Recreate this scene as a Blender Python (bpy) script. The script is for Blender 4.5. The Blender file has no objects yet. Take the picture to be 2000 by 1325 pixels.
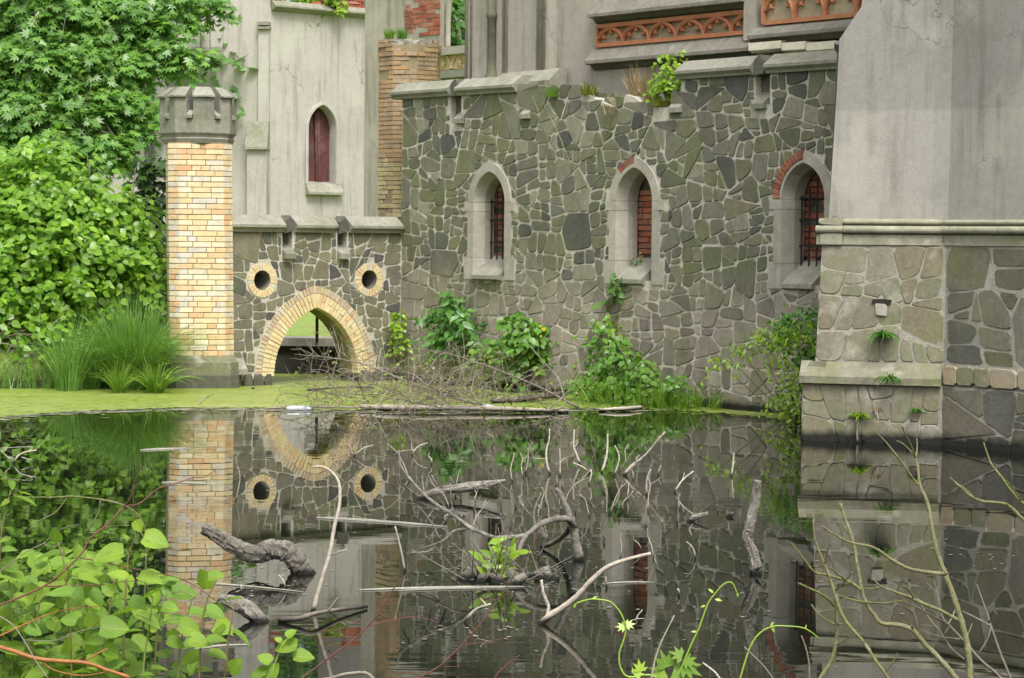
import bpy, math, random
import numpy as np
from mathutils import Vector, Matrix
from mathutils.geometry import tessellate_polygon
random.seed(7); rng = np.random.default_rng(7)
SC = bpy.context.scene; COL = SC.collection
# ------------------------------------------------------------------ camera
FPX, EYE = 4480.0, 2.0
PIT, ROL = math.atan(195/4480), math.radians(.5)
fw = np.array([0, math.cos(PIT), -math.sin(PIT)]); r0 = np.array([1., 0, 0]); u0 = np.array([0, math.sin(PIT), math.cos(PIT)])
RT = r0*math.cos(ROL)+u0*math.sin(ROL); UP = u0*math.cos(ROL)-r0*math.sin(ROL); CAM = np.array([0, 0, EYE])
cd = bpy.data.cameras.new('camera'); cam = bpy.data.objects.new('camera', cd); COL.objects.link(cam)
cd.sensor_width = 36; cd.lens = FPX/2000*36; cd.clip_end = 3000; cd.clip_start = .1
m = Matrix([[RT[0], UP[0], -fw[0], 0], [RT[1], UP[1], -fw[1], 0], [RT[2], UP[2], -fw[2], EYE], [0, 0, 0, 1]])
cam.matrix_world = m; SC.camera = cam
# ------------------------------------------------------------------ sky, sun, exposure
SUN_EL, SUN_AZ = math.radians(58), math.radians(165)     # azimuth clockwise from +Y: behind the camera, to the right
W = bpy.data.worlds.new('World'); SC.world = W; W.use_nodes = True
wn = W.node_tree; bg = wn.nodes['Background']
sk = wn.nodes.new('ShaderNodeTexSky'); sk.sky_type = 'NISHITA'; sk.sun_disc = False
sk.sun_elevation = SUN_EL; sk.sun_rotation = SUN_AZ; sk.dust_density = 6; sk.air_density = 1.5
hs = wn.nodes.new('ShaderNodeHueSaturation'); hs.inputs['Saturation'].default_value = .20
wn.links.new(sk.outputs[0], hs.inputs['Color']); wn.links.new(hs.outputs[0], bg.inputs['Color'])
bg.inputs['Strength'].default_value = .135
sd = bpy.data.lights.new('sun', 'SUN'); sd.energy = 1.4; sd.angle = math.radians(18); sd.color = (1, .96, .90)
so = bpy.data.objects.new('sun', sd); COL.objects.link(so)
sdir = Vector((math.sin(SUN_AZ)*math.cos(SUN_EL), math.cos(SUN_AZ)*math.cos(SUN_EL), math.sin(SUN_EL)))
so.rotation_euler = sdir.to_track_quat('Z', 'Y').to_euler(); so.location = (6, -8, 30)
vs = SC.view_settings; vs.view_transform = 'Standard'; vs.look = 'None'; vs.exposure = 1.05; vs.gamma = 1; vs.use_curve_mapping = False
SC.cycles.max_bounces = 6; SC.cycles.caustics_reflective = False; SC.cycles.caustics_refractive = False

# ------------------------------------------------------------------ geometry helpers
def ray(x, y): return fw*FPX+RT*(x-1000)+UP*(662.5-y)
def wat(x, y, z=0.):
    d = ray(x, y); return CAM+d*((z-EYE)/d[2])
def atd(x, y, Y):
    d = ray(x, y); return CAM+d*(Y/d[1])
class Frame:
    def __init__(s, o, ang=None, to=None):
        s.o = np.array(o[:2], float)
        if to is not None:
            v = np.array(to[:2])-s.o; s.L = np.linalg.norm(v); s.u = v/s.L
        else: s.u = np.array([math.cos(ang), math.sin(ang)])
        s.n = np.array([s.u[1], -s.u[0]])
    def P(s, u, z, w=0.):
        q = s.o+s.u*u+s.n*w; return (q[0], q[1], z)
    def uv(s, x, y, w=0.):
        d = ray(x, y); o = s.o+s.n*w; t = ((o-CAM[:2])@s.n)/(d[:2]@s.n); p = CAM+d*t
        return float((p[:2]-s.o)@s.u), float(p[2])
def finish(o, parent=None):
    COL.objects.link(o)
    if parent is not None:
        o.parent = parent
        o.matrix_parent_inverse = Matrix.Translation(-parent.location) if parent.type == 'EMPTY' else Matrix.Identity(4)
    return o
def mesh(name, V, Fc, mat, parent=None, smooth=False):
    me = bpy.data.meshes.new(name); me.from_pydata([tuple(map(float, v)) for v in V], [], Fc); me.validate()
    if mat: me.materials.append(mat)
    if smooth: me.polygons.foreach_set('use_smooth', [True]*len(me.polygons))
    return finish(bpy.data.objects.new(name, me), parent)
def npmesh(name, V, T, mat, parent=None, smooth=False):
    """V (n,3) float, T (m,k) int: fast path for foliage"""
    me = bpy.data.meshes.new(name); n, k = T.shape
    me.vertices.add(len(V)); me.vertices.foreach_set('co', np.asarray(V, np.float32).ravel())
    me.loops.add(n*k); me.loops.foreach_set('vertex_index', T.astype(np.int32).ravel())
    me.polygons.add(n); me.polygons.foreach_set('loop_start', np.arange(0, n*k, k, dtype=np.int32))
    me.update(calc_edges=True); me.materials.append(mat)
    if smooth: me.polygons.foreach_set('use_smooth', [True]*n)
    return finish(bpy.data.objects.new(name, me), parent)
def tag(o, label=None, cat=None, group=None, kind=None):
    for k, v in (('label', label), ('category', cat), ('group', group), ('kind', kind)):
        if v: o[k] = v
    return o
def thing(name, loc, label, cat, group=None):
    o = bpy.data.objects.new(name, None); o.location = tuple(map(float, loc)); o.empty_display_size = .2
    COL.objects.link(o); return tag(o, label, cat, group)
class MB:
    def __init__(s): s.V = []; s.F = []
    def add(s, V, F):
        b = len(s.V); s.V += [tuple(v) for v in V]; s.F += [tuple(i+b for i in f) for f in F]; return s
    def box(s, fr, u0, u1, z0, z1, w0, w1, jit=0):
        j = lambda: random.uniform(-jit, jit) if jit else 0
        V = [fr.P(u+j(), z+j(), w+j()) for w in (w0, w1) for z in (z0, z1) for u in (u0, u1)]
        return s.add(V, [(0, 2, 3, 1), (4, 5, 7, 6), (0, 1, 5, 4), (2, 6, 7, 3), (0, 4, 6, 2), (1, 3, 7, 5)])
    def prism(s, fr, poly, w0, w1):
        n = len(poly); V = [fr.P(u, z, w0) for u, z in poly]+[fr.P(u, z, w1) for u, z in poly]
        F = [tuple(range(n))[::-1], tuple(range(n, 2*n))]+[(i, (i+1) % n, n+(i+1) % n, n+i) for i in range(n)]
        return s.add(V, F)
    def extr(s, fr, prof, u0, u1, du=0.):
        """profile (w,z) swept along u"""
        n = len(prof); V = [fr.P(u0, z, w) for w, z in prof]+[fr.P(u1, z+du, w) for w, z in prof]
        return s.add(V, [tuple(range(n)), tuple(range(n, 2*n))[::-1]]+[(i, n+i, n+(i+1) % n, (i+1) % n) for i in range(n)])
    def slab(s, fr, outer, holes, w0, w1):
        loops = [outer]+holes; pts = [p for l in loops for p in l]; n = len(pts)
        tr = tessellate_polygon([[Vector((u, z, 0)) for u, z in l] for l in loops])
        F = [tuple(t) for t in tr]+[tuple(i+n for i in t[::-1]) for t in tr]; b = 0
        for l in loops:
            k = len(l); F += [(b+i, b+(i+1) % k, n+b+(i+1) % k, n+b+i) for i in range(k)]; b += k
        return s.add([fr.P(u, z, w0) for u, z in pts]+[fr.P(u, z, w1) for u, z in pts], F)
    def tube(s, pts, rad, sides=6, jit=0.):
        pts = np.array(pts, float); n = len(pts); rad = np.broadcast_to(np.asarray(rad, float), (n,))
        V = []; prev = None
        for i in range(n):
            t = pts[min(i+1, n-1)]-pts[max(i-1, 0)]; t /= np.linalg.norm(t)+1e-9
            a = prev if prev is not None else np.array([.3, .9, .2])
            a = a-t*(a@t); a /= np.linalg.norm(a)+1e-9; prev = a; b = np.cross(t, a)
            for k in range(sides):
                q = 2*math.pi*k/sides; r = rad[i]*(1+random.uniform(-jit, jit))
                V.append(pts[i]+(a*math.cos(q)+b*math.sin(q))*r)
        F = [(i*sides+k, i*sides+(k+1) % sides, (i+1)*sides+(k+1) % sides, (i+1)*sides+k) for i in range(n-1) for k in range(sides)]
        F += [tuple(range(sides))[::-1], tuple(range((n-1)*sides, n*sides))]
        return s.add(V, F)
    def build(s, name, mat, parent=None, smooth=False): return mesh(name, s.V, s.F, mat, parent, smooth)
def spline(P, n=5):
    P = [np.array(p, float) for p in P]
    if len(P) < 3: return [P[0]+(P[1]-P[0])*i/n for i in range(n+1)]
    Q = [2*P[0]-P[1]]+P+[2*P[-1]-P[-2]]; out = []
    for i in range(1, len(Q)-2):
        a, b, c, d = Q[i-1:i+3]
        for k in range(n):
            t = k/n; out.append(.5*((2*b)+(c-a)*t+(2*a-5*b+4*c-d)*t*t+(3*b-a-3*c+d)*t**3))
    return out+[P[-1]]
def arch_pts(a, r, n):
    """right half of a pointed arch, from (a,0) up to (0,r), with outward normals"""
    c = (a*a-r*r)/(2*a); R = a-c; t1 = math.atan2(r, -c)
    return [((c+R*math.cos(t1*i/n), R*math.sin(t1*i/n)), (math.cos(t1*i/n), math.sin(t1*i/n))) for i in range(n+1)]
def arch_loop(cx, a, z0, zs, r, n=10):
    h = [p for p, _ in arch_pts(a, r, n)]
    return [(cx+a, z0)]+[(cx+x, zs+y) for x, y in h]+[(cx-x, zs+y) for x, y in h[::-1][1:]]+[(cx-a, z0)]
def sweep(mb, fr, path, prof):
    """path [((u,z),(nu,nz))], prof [(offset,w)] closed"""
    n = len(prof); V = []
    for (u, z), (a, b) in path: V += [fr.P(u+a*o, z+b*o, w) for o, w in prof]
    k = len(path)
    F = [(i*n+j, i*n+(j+1) % n, (i+1)*n+(j+1) % n, (i+1)*n+j) for i in range(k-1) for j in range(n)]
    mb.add(V, F+[tuple(range(n))[::-1], tuple(range((k-1)*n, k*n))]); return mb
# ------------------------------------------------------------------ materials
def nmat(name):
    M = bpy.data.materials.new(name); M.use_nodes = True; return M, M.node_tree, M.node_tree.nodes['Principled BSDF']
class NT:
    def __init__(s, nt): s.nt = nt
    def new(s, t, **kw):
        n = s.nt.nodes.new('ShaderNode'+t)
        for k, v in kw.items():
            if hasattr(n, k): setattr(n, k, v)
        return n
    def link(s, a, b): s.nt.links.new(a, b)
    def pos(s, sc=(1, 1, 1)):
        g = s.new('NewGeometry'); mp = s.new('Mapping'); mp.inputs['Scale'].default_value = sc
        s.link(g.outputs['Position'], mp.inputs['Vector']); return mp.outputs[0]
    def noise(s, scale, sc=(1, 1, 1), detail=5, rough=.6):
        n = s.new('TexNoise'); n.inputs['Scale'].default_value = scale; n.inputs['Detail'].default_value = detail
        n.inputs['Roughness'].default_value = rough; s.link(s.pos(sc), n.inputs['Vector']); return n.outputs['Fac']
    def ramp(s, fac, stops, interp='LINEAR'):
        r = s.new('ValToRGB'); cr = r.color_ramp; cr.interpolation = interp
        while len(cr.elements) < len(stops): cr.elements.new(.5)
        for e, (p, c) in zip(cr.elements, stops): e.position = p; e.color = (*c, 1) if len(c) == 3 else c
        s.link(fac, r.inputs[0]); return r.outputs[0]
    def thr(s, fac, a, b):
        r = s.new('MapRange'); r.inputs[1].default_value = a; r.inputs[2].default_value = b; s.link(fac, r.inputs[0]); return r.outputs[0]
    def mix(s, f, a, b, mode='MIX'):
        n = s.new('Mix', data_type='RGBA', blend_type=mode)
        for sock, v in ((n.inputs[0], f), (n.inputs[6], a), (n.inputs[7], b)):
            if hasattr(v, 'is_linked'): s.link(v, sock)
            elif isinstance(v, (int, float)): sock.default_value = v
            else: sock.default_value = (*v, 1)
        return n.outputs[2]
    def math(s, op, a, b):
        n = s.new('Math', operation=op)
        for sock, v in ((n.inputs[0], a), (n.inputs[1], b)):
            if hasattr(v, 'is_linked'): s.link(v, sock)
            else: sock.default_value = v
        return n.outputs[0]
    def rnd(s):
        o = s.new('ObjectInfo'); g = s.new('NewGeometry')
        return s.math('FRACT', s.math('ADD', o.outputs['Random'], s.math('MULTIPLY', g.outputs['Random Per Island'], 7.31)), 0)
    def z(s):
        g = s.new('NewGeometry'); x = s.new('SeparateXYZ'); s.link(g.outputs['Position'], x.inputs[0]); return x.outputs[2]
    def bump(s, bsdf, h, st=.4, dist=.02):
        b = s.new('Bump'); b.inputs['Strength'].default_value = st; b.inputs['Distance'].default_value = dist
        s.link(h, b.inputs['Height']); s.link(b.outputs[0], bsdf.inputs['Normal'])
def spread(cols):
    if len(cols) == 1: cols = cols*2
    return [((i+.5)/len(cols), c) for i, c in enumerate(cols)]
def rock(name, cols, low=None, zr=(1., 2.), stains=(), grain=22, bump=.5, rough=.92, dark=.65, streak=.35, wet=False, spec=.25, zn=1.6, mott=.25, wetz=(.12, .2), crack=0):
    M, nt, b = nmat(name); N = NT(nt); r = N.rnd()
    c = N.ramp(r, spread(cols))
    if low:
        zz = N.math('ADD', N.z(), N.math('MULTIPLY', N.math('SUBTRACT', N.noise(.9), .5), zn))
        c = N.mix(N.thr(zz, zr[0], zr[1]), N.ramp(r, spread(low)), c)
    c = N.mix(N.thr(N.noise(grain, detail=8, rough=.7), .3, .7), N.mix(1., c, (dark,)*3, 'MULTIPLY'), c)
    if mott: c = N.mix(N.math('MULTIPLY', N.thr(N.noise(grain*.27, detail=6, rough=.7), .42, .66), mott*2), c, N.mix(1., c, (.62, .62, .58), 'MULTIPLY'))
    if streak: c = N.mix(N.math('MULTIPLY', N.thr(N.noise(3, (2.6, 2.6, .22)), .5, .75), streak), c, N.mix(1., c, (.55, .55, .5), 'MULTIPLY'))
    for col, scl, lo, hi, amt in stains:
        c = N.mix(N.math('MULTIPLY', N.thr(N.noise(scl, detail=7, rough=.65), lo, hi), amt), c, col)
    if wet: c = N.mix(N.thr(N.math('ADD', N.z(), N.math('MULTIPLY', N.noise(6), wetz[0])), wetz[0], wetz[1]), (.018, .018, .015), c)
    if crack:
        v = N.new('TexVoronoi', feature='DISTANCE_TO_EDGE'); v.inputs['Scale'].default_value = crack
        mp = N.new('Mapping'); ad = N.new('VectorMath', operation='ADD'); nz = N.new('TexNoise'); nz.inputs['Scale'].default_value = 2.5; nz.inputs['Detail'].default_value = 6
        N.link(N.pos(), nz.inputs['Vector']); N.link(N.pos(), ad.inputs[0]); N.link(nz.outputs['Color'], ad.inputs[1]); N.link(ad.outputs[0], v.inputs['Vector'])
        c = N.mix(N.math('MULTIPLY', N.math('MULTIPLY', N.thr(v.outputs['Distance'], .008, .0), N.thr(N.noise(.8), .5, .6)), .75), c, (.07, .065, .055))
    N.link(c, b.inputs['Base Color']); b.inputs['Roughness'].default_value = rough
    b.inputs['Specular IOR Level'].default_value = spec
    N.bump(b, N.noise(grain*1.6, detail=9, rough=.75), bump, .015); return M
def leafm(name, cols, trans=.45, rough=.36, spec=.5, vein=False):
    M, nt, b = nmat(name); N = NT(nt); c = N.ramp(N.rnd(), spread(cols))
    c = N.mix(N.thr(N.noise(3.), .3, .7), N.mix(1., c, (.62, .70, .62), 'MULTIPLY'), c)
    N.link(c, b.inputs['Base Color']); b.inputs['Roughness'].default_value = rough; b.inputs['Specular IOR Level'].default_value = spec
    if vein:
        tc = N.new('TexCoord'); sx = N.new('SeparateXYZ'); N.link(tc.outputs['Object'], sx.inputs[0]); ax = N.math('ABSOLUTE', sx.outputs[0], 0)
        w_ = N.math('SINE', N.math('MULTIPLY', N.math('SUBTRACT', sx.outputs[1], N.math('MULTIPLY', ax, .75)), 62.), 0)
        vf = N.math('MAXIMUM', N.thr(w_, .86, 1.), N.thr(ax, .022, .008))
        c = N.mix(N.math('MULTIPLY', vf, .45), c, (.45, .52, .16)); c = N.mix(N.math('MULTIPLY', N.thr(N.noise(28, detail=5), .62, .7), .5), c, (.20, .17, .06))
        c = N.mix(N.math('MULTIPLY', N.thr(N.noise(11), .4, .65), .35), c, (.10, .19, .05))
        nt.links.remove(b.inputs['Base Color'].links[0]); N.link(c, b.inputs['Base Color']); N.bump(b, N.math('SUBTRACT', N.math('MULTIPLY', N.noise(40), .5), vf), .35, .004)
    t = N.new('BsdfTranslucent'); N.link(N.mix(1., c, (1.15, 1.25, .5), 'MULTIPLY'), t.inputs['Color'])
    mx = N.new('MixShader'); mx.inputs[0].default_value = trans
    N.link(b.outputs[0], mx.inputs[1]); N.link(t.outputs[0], mx.inputs[2])
    N.link(mx.outputs[0], nt.nodes['Material Output'].inputs['Surface']); return M
M = {}
M['basalt'] = rock('basalt', [(.30, .29, .22), (.075, .08, .075), (.25, .25, .17), (0.133, 0.138, 0.094), (0.195, 0.195, 0.119), (0.150, 0.143, 0.127), (0.231, 0.212, 0.144), (0.106, 0.108, 0.101), (0.177, 0.187, 0.101), (0.212, 0.203, 0.161)],
    low=[(0.306, 0.272, 0.223), (0.401, 0.355, 0.291), (0.229, 0.209, 0.176), (0.343, 0.291, 0.233), (0.459, 0.400, 0.330), (0.191, 0.165, 0.146), (0.286, 0.254, 0.193)], zr=(1.0, 1.75),
    stains=[((.14, .17, .06), 1.6, .5, .72, .6), ((.26, .25, .20), 55, .62, .72, .35)], wet=True)
M['gatestone'] = rock('gatestone', [(0.204, 0.191, 0.129), (0.248, 0.226, 0.157), (0.175, 0.164, 0.122), (0.226, 0.205, 0.165), (0.160, 0.123, 0.108), (0.262, 0.252, 0.157), (0.110, 0.103, 0.100)],
    stains=[((.15, .18, .07), 1.4, .5, .72, .5), ((.28, .27, .22), 60, .62, .72, .3)], wet=True)
M['towerstone'] = rock('towerstone', [(0.137, 0.133, 0.095), (0.211, 0.197, 0.156), (0.158, 0.160, 0.095), (0.116, 0.118, 0.101), (0.253, 0.235, 0.201), (0.169, 0.154, 0.112)],
    stains=[((.15, .17, .05), 1.5, .5, .72, .55), ((.42, .40, .33), 2.2, .62, .75, .55), ((.4, .4, .36), 45, .66, .73, .5)], wet=True)
M['ashlar'] = rock('ashlar', [(0.233, 0.215, 0.162), (0.296, 0.269, 0.216), (0.201, 0.204, 0.124), (0.339, 0.323, 0.270), (0.244, 0.215, 0.151)],
    stains=[((.17, .19, .07), 1.7, .48, .7, .6), ((.46, .44, .38), 2.6, .55, .72, .6), ((.09, .085, .07), 4, .6, .75, .5)], wet=True)
M['mortar'] = rock('mortar', [(0.564, 0.536, 0.460)], grain=30, bump=.7, dark=.75, stains=[((.22, .22, .15), 1.3, .52, .72, .5), ((.09, .09, .07), 7, .64, .74, .7)], wet=True)
M['darkmortar'] = rock('darkmortar', [(0.396, 0.378, 0.319)], grain=30, bump=.7, stains=[((.12, .12, .08), 1.3, .5, .7, .6)], wet=True)
M['brickmortar'] = rock('brickmortar', [(.33, .27, .17)], grain=40, bump=.4, streak=.2)
M['stucco'] = rock('stucco', [(0.292, 0.280, 0.255)], low=[(0.345, 0.330, 0.295)], zr=(3.30, 3.33), zn=.06, crack=.8, grain=55, bump=.5, dark=.78, streak=.8, mott=.12,
    stains=[((.40, .375, .32), .9, .52, .66, .6), ((.165, .155, .13), 1.2, .54, .72, .6), ((.42, .40, .35), 4, .62, .72, .4), ((.10, .095, .08), 9, .70, .74, .6)])
M['shadestucco'] = rock('shadestucco', [(.20, .19, .165)], grain=20, bump=.4)  # lining stucco darkened to stand in for shade in the round openings
M['farstucco'] = rock('farstucco', [(0.387, 0.362, 0.336)], grain=26, bump=.4, dark=.85, streak=.9, mott=.12, crack=.5,
    stains=[((.42, .40, .36), .35, .5, .65, .6), ((.22, .20, .175), .5, .54, .72, .5)])
M['pierstucco'] = rock('pierstucco', [(0.37, 0.34, 0.295)], grain=40, bump=.4, dark=.8, streak=.95, mott=.15, crack=.7, stains=[((.46, .43, .36), .7, .5, .68, .6), ((.2, .19, .16), 1.1, .55, .72, .6)])
M['coping'] = rock('coping', [(.29, .285, .235), (.33, .32, .27), (.26, .26, .205)], grain=18, bump=.5, streak=.2, stains=[((.13, .14, .07), 2., .5, .7, .6), ((.36, .35, .3), 5, .6, .72, .4)])
M['cornice'] = rock('cornice', [(.29, .27, .23), (.25, .235, .20)], grain=18, bump=.5, streak=.5, stains=[((.15, .14, .11), 2., .48, .68, .7), ((.38, .36, .31), 5, .6, .72, .4)])
M['sandstone'] = rock('sandstone', [(.40, .375, .32), (.36, .34, .285), (.43, .405, .35)], grain=16, bump=.35, dark=.8, streak=.4, stains=[((.24, .225, .18), 2.4, .52, .7, .6), ((.55, .52, .46), 30, .62, .72, .4)])
M['band'] = rock('band', [(.33, .32, .24)], grain=14, bump=.4, streak=.25, stains=[((.17, .19, .07), 2.2, .48, .66, .7), ((.46, .44, .38), 3, .55, .7, .5)])
M['ledge'] = rock('ledge', [(.25, .24, .18)], grain=14, bump=.6, streak=.3, mott=.4, stains=[((.17, .19, .06), 1.8, .45, .64, .75), ((.42, .40, .34), 2.8, .58, .7, .5), ((.08, .08, .06), 4, .6, .72, .6)])
M['yellow'] = rock('yellow', [(0.694, 0.551, 0.308), (0.734, 0.624, 0.410), (0.673, 0.489, 0.274), (0.755, 0.655, 0.456), (0.592, 0.551, 0.479), (0.714, 0.562, 0.331), (0.673, 0.395, 0.217), (0.734, 0.603, 0.376), (0.561, 0.520, 0.479), (0.765, 0.666, 0.467)],
    grain=26, bump=.35, dark=.85, streak=.3, stains=[((.46, .43, .36), 3.5, .58, .72, .55)])
M['archbrick'] = rock('archbrick', [(0.700, 0.571, 0.330), (0.740, 0.622, 0.385), (0.660, 0.530, 0.297), (0.720, 0.581, 0.341), (0.680, 0.469, 0.264)], grain=26, bump=.35, dark=.82, streak=.15, stains=[((.40, .36, .26), 3.2, .6, .74, .5)])
M['archpale'] = rock('archpale', [(.56, .47, .33), (.62, .54, .42), (.55, .36, .22), (.52, .46, .36), (.60, .50, .30)], grain=26, bump=.4, dark=.8, streak=.2, stains=[((.36, .32, .25), 4, .56, .7, .5)])
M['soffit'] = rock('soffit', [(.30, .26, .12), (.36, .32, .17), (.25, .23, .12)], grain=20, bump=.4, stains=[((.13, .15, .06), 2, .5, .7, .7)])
M['orangebrick'] = rock('orangebrick', [(0.469, 0.302, 0.156), (0.510, 0.358, 0.195), (0.408, 0.280, 0.169), (0.449, 0.347, 0.234), (0.367, 0.269, 0.169)], grain=24, bump=.4, stains=[((.2, .18, .12), 2.5, .52, .7, .5)])
M['palebrick'] = rock('palebrick', [(.56, .47, .24), (.60, .52, .30), (.50, .42, .22), (.58, .50, .32), (.46, .38, .22)], grain=24, bump=.7, stains=[((.28, .22, .12), 6, .58, .7, .6)])
M['redbrick'] = rock('redbrick', [(0.399, 0.115, 0.065), (0.332, 0.090, 0.058), (0.465, 0.167, 0.091), (0.266, 0.090, 0.065), (0.421, 0.193, 0.130)], grain=20, bump=.5, dark=.7, stains=[((.40, .34, .28), 3, .6, .72, .5), ((.10, .08, .07), 2, .5, .66, .7)])
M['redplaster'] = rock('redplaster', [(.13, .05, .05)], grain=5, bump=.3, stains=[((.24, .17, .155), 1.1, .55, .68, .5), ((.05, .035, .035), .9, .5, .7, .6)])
M['terracotta'] = rock('terracotta', [(0.437, 0.169, 0.083), (0.475, 0.200, 0.105), (0.399, 0.150, 0.083)], grain=20, bump=.3, dark=.8, stains=[((.24, .12, .08), 3, .52, .7, .6)], spec=.3)
M['terraorange'] = rock('terraorange', [(0.532, 0.246, 0.121), (0.494, 0.213, 0.108)], grain=20, bump=.3, dark=.8, stains=[((.35, .2, .12), 3, .55, .7, .5)], spec=.3)
M['panel'] = rock('panel', [(0.432, 0.360, 0.250)], grain=12, bump=.3, stains=[((.2, .17, .12), 3, .5, .7, .6)])
M['creamterra'] = rock('creamterra', [(.62, .50, .27)], grain=14, bump=.3, stains=[((.4, .32, .18), 3, .5, .7, .5)])
M['creamband'] = rock('creamband', [(.40, .33, .21)], grain=14, bump=.3, stains=[((.28, .25, .2), 3, .42, .62, .8)])
M['whitestone'] = rock('whitestone', [(.66, .62, .50)], grain=14, bump=.2, dark=.9, streak=.2)
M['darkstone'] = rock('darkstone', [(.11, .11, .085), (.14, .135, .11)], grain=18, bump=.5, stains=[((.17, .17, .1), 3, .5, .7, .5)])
M['concrete'] = rock('concrete', [(.32, .30, .26)], grain=14, bump=.3, stains=[((.18, .17, .14), 2, .5, .7, .6)], wet=True)
M['weedwall'] = rock('weedwall', [(.045, .045, .036)], grain=10, bump=.5, stains=[((.07, .08, .04), 2, .5, .7, .5)])
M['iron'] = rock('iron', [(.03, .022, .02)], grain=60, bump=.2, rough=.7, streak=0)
M['lead'] = rock('lead', [(.10, .105, .11)], grain=20, bump=.2, rough=.6, streak=.3)
M['bark'] = rock('bark', [(.30, .275, .235), (.36, .33, .285), (.25, .225, .19)], grain=30, bump=1., dark=.32, streak=0, wet=True, wetz=(.03, .06), mott=.45, stains=[((.44, .42, .37), 9, .55, .7, .6)])
M['paletwig'] = rock('paletwig', [(.54, .48, .39), (.46, .41, .33), (.60, .54, .45)], grain=40, bump=.6, dark=.6, streak=0, wet=True, wetz=(.03, .06), stains=[((.14, .12, .1), 9, .56, .7, .6)])
M['greytwig'] = rock('greytwig', [(.22, .19, .155), (.28, .25, .21), (.17, .145, .12)], grain=40, bump=.5, dark=.65, streak=0, wet=True, wetz=(.03, .06))
M['mosstwig'] = rock('mosstwig', [(0.255, 0.262, 0.100), (0.297, 0.279, 0.160), (0.221, 0.230, 0.080)], grain=55, bump=.9, dark=.55, streak=0, stains=[((.36, .35, .27), 18, .55, .66, .6)])
M['stemgreen'] = rock('stemgreen', [(.19, .24, .07), (.24, .24, .10), (.22, .16, .08)], grain=30, bump=.2, rough=.6, streak=0)
M['redstem'] = rock('redstem', [(.17, .06, .05), (.14, .06, .05)], grain=30, bump=.3, rough=.6, streak=0)
M['cane'] = rock('cane', [(.36, .15, .055)], grain=20, bump=.3, rough=.55, streak=0)
M['brush'] = rock('brush', [(.26, .225, .18), (.34, .30, .25), (.20, .165, .13), (.28, .22, .17)], grain=30, bump=.3, streak=0)
M['logend'] = rock('logend', [(.30, .26, .2)], grain=60, bump=.7, streak=0)
M['maple'] = leafm('maple', [(0.141, 0.285, 0.053), (0.192, 0.373, 0.062), (0.115, 0.240, 0.062), (0.254, 0.438, 0.073), (0.166, 0.328, 0.083)])
M['knot'] = leafm('knot', [(0.180, 0.348, 0.027), (0.239, 0.430, 0.036), (0.150, 0.281, 0.027), (0.297, 0.479, 0.042)])
M['dark_shade_leaf'] = leafm('dark_shade_leaf', [(0.054, 0.118, 0.025), (0.081, 0.156, 0.032), (0.045, 0.094, 0.025)])  # dark leaf green; also painted shade inside the maple and knotweed
M['back'] = leafm('back', [(0.107, 0.237, 0.055), (0.161, 0.321, 0.074), (0.089, 0.186, 0.055)])
M['lime'] = leafm('lime', [(0.267, 0.422, 0.029), (0.333, 0.495, 0.034), (0.217, 0.364, 0.029)])
M['nettle'] = leafm('nettle', [(0.145, 0.300, 0.043), (0.184, 0.360, 0.054), (0.117, 0.250, 0.043), (0.204, 0.360, 0.065)])
M['mid'] = leafm('mid', [(0.112, 0.270, 0.050), (0.156, 0.338, 0.050), (0.085, 0.212, 0.050)])
M['foreleaf'] = leafm('foreleaf', [(0.189, 0.324, 0.029), (0.255, 0.396, 0.038), (0.148, 0.276, 0.029), (0.295, 0.432, 0.038), (0.201, 0.360, 0.050)], trans=.45, rough=.5, spec=.28, vein=True)
M['sedge'] = leafm('sedge', [(0.146, 0.295, 0.058), (0.208, 0.379, 0.074), (0.245, 0.400, 0.100)], trans=.3)
M['reed'] = leafm('reed', [(0.189, 0.325, 0.034), (0.246, 0.390, 0.046), (0.145, 0.260, 0.034)], trans=.3)
M['dry'] = leafm('dry', [(0.345, 0.237, 0.129), (0.284, 0.191, 0.104), (0.406, 0.291, 0.164)], trans=.2)
M['moss'] = leafm('moss', [(0.203, 0.221, 0.034), (0.261, 0.260, 0.034), (0.131, 0.156, 0.034)], trans=.2)
M['vine'] = leafm('vine', [(0.319, 0.468, 0.057)], trans=.25)
M['deadleaf'] = leafm('deadleaf', [(.12, .05, .025)], trans=.2)
M['yellowflower'] = leafm('yellowflower', [(.8, .55, .02)], trans=.2)
def water_mat():
    Mt, nt, b = nmat('water'); N = NT(nt)
    N.link(N.ramp(N.noise(.5), [(0, (.004, .005, .004)), (1, (.008, .009, .006))]), b.inputs['Base Color'])
    b.inputs['Roughness'].default_value = .006; b.inputs['IOR'].default_value = 1.46
    rip = N.math('ADD', N.math('MULTIPLY', N.noise(1.1, (.6, 2.2, 1), 2), .7), N.math('MULTIPLY', N.noise(5, (.5, 1.6, 1), 3), .12))
    N.bump(b, N.math('MULTIPLY', rip, N.thr(N.noise(.16, detail=2), .42, .66)), .05, .06); return Mt
M['water'] = water_mat()
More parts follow.
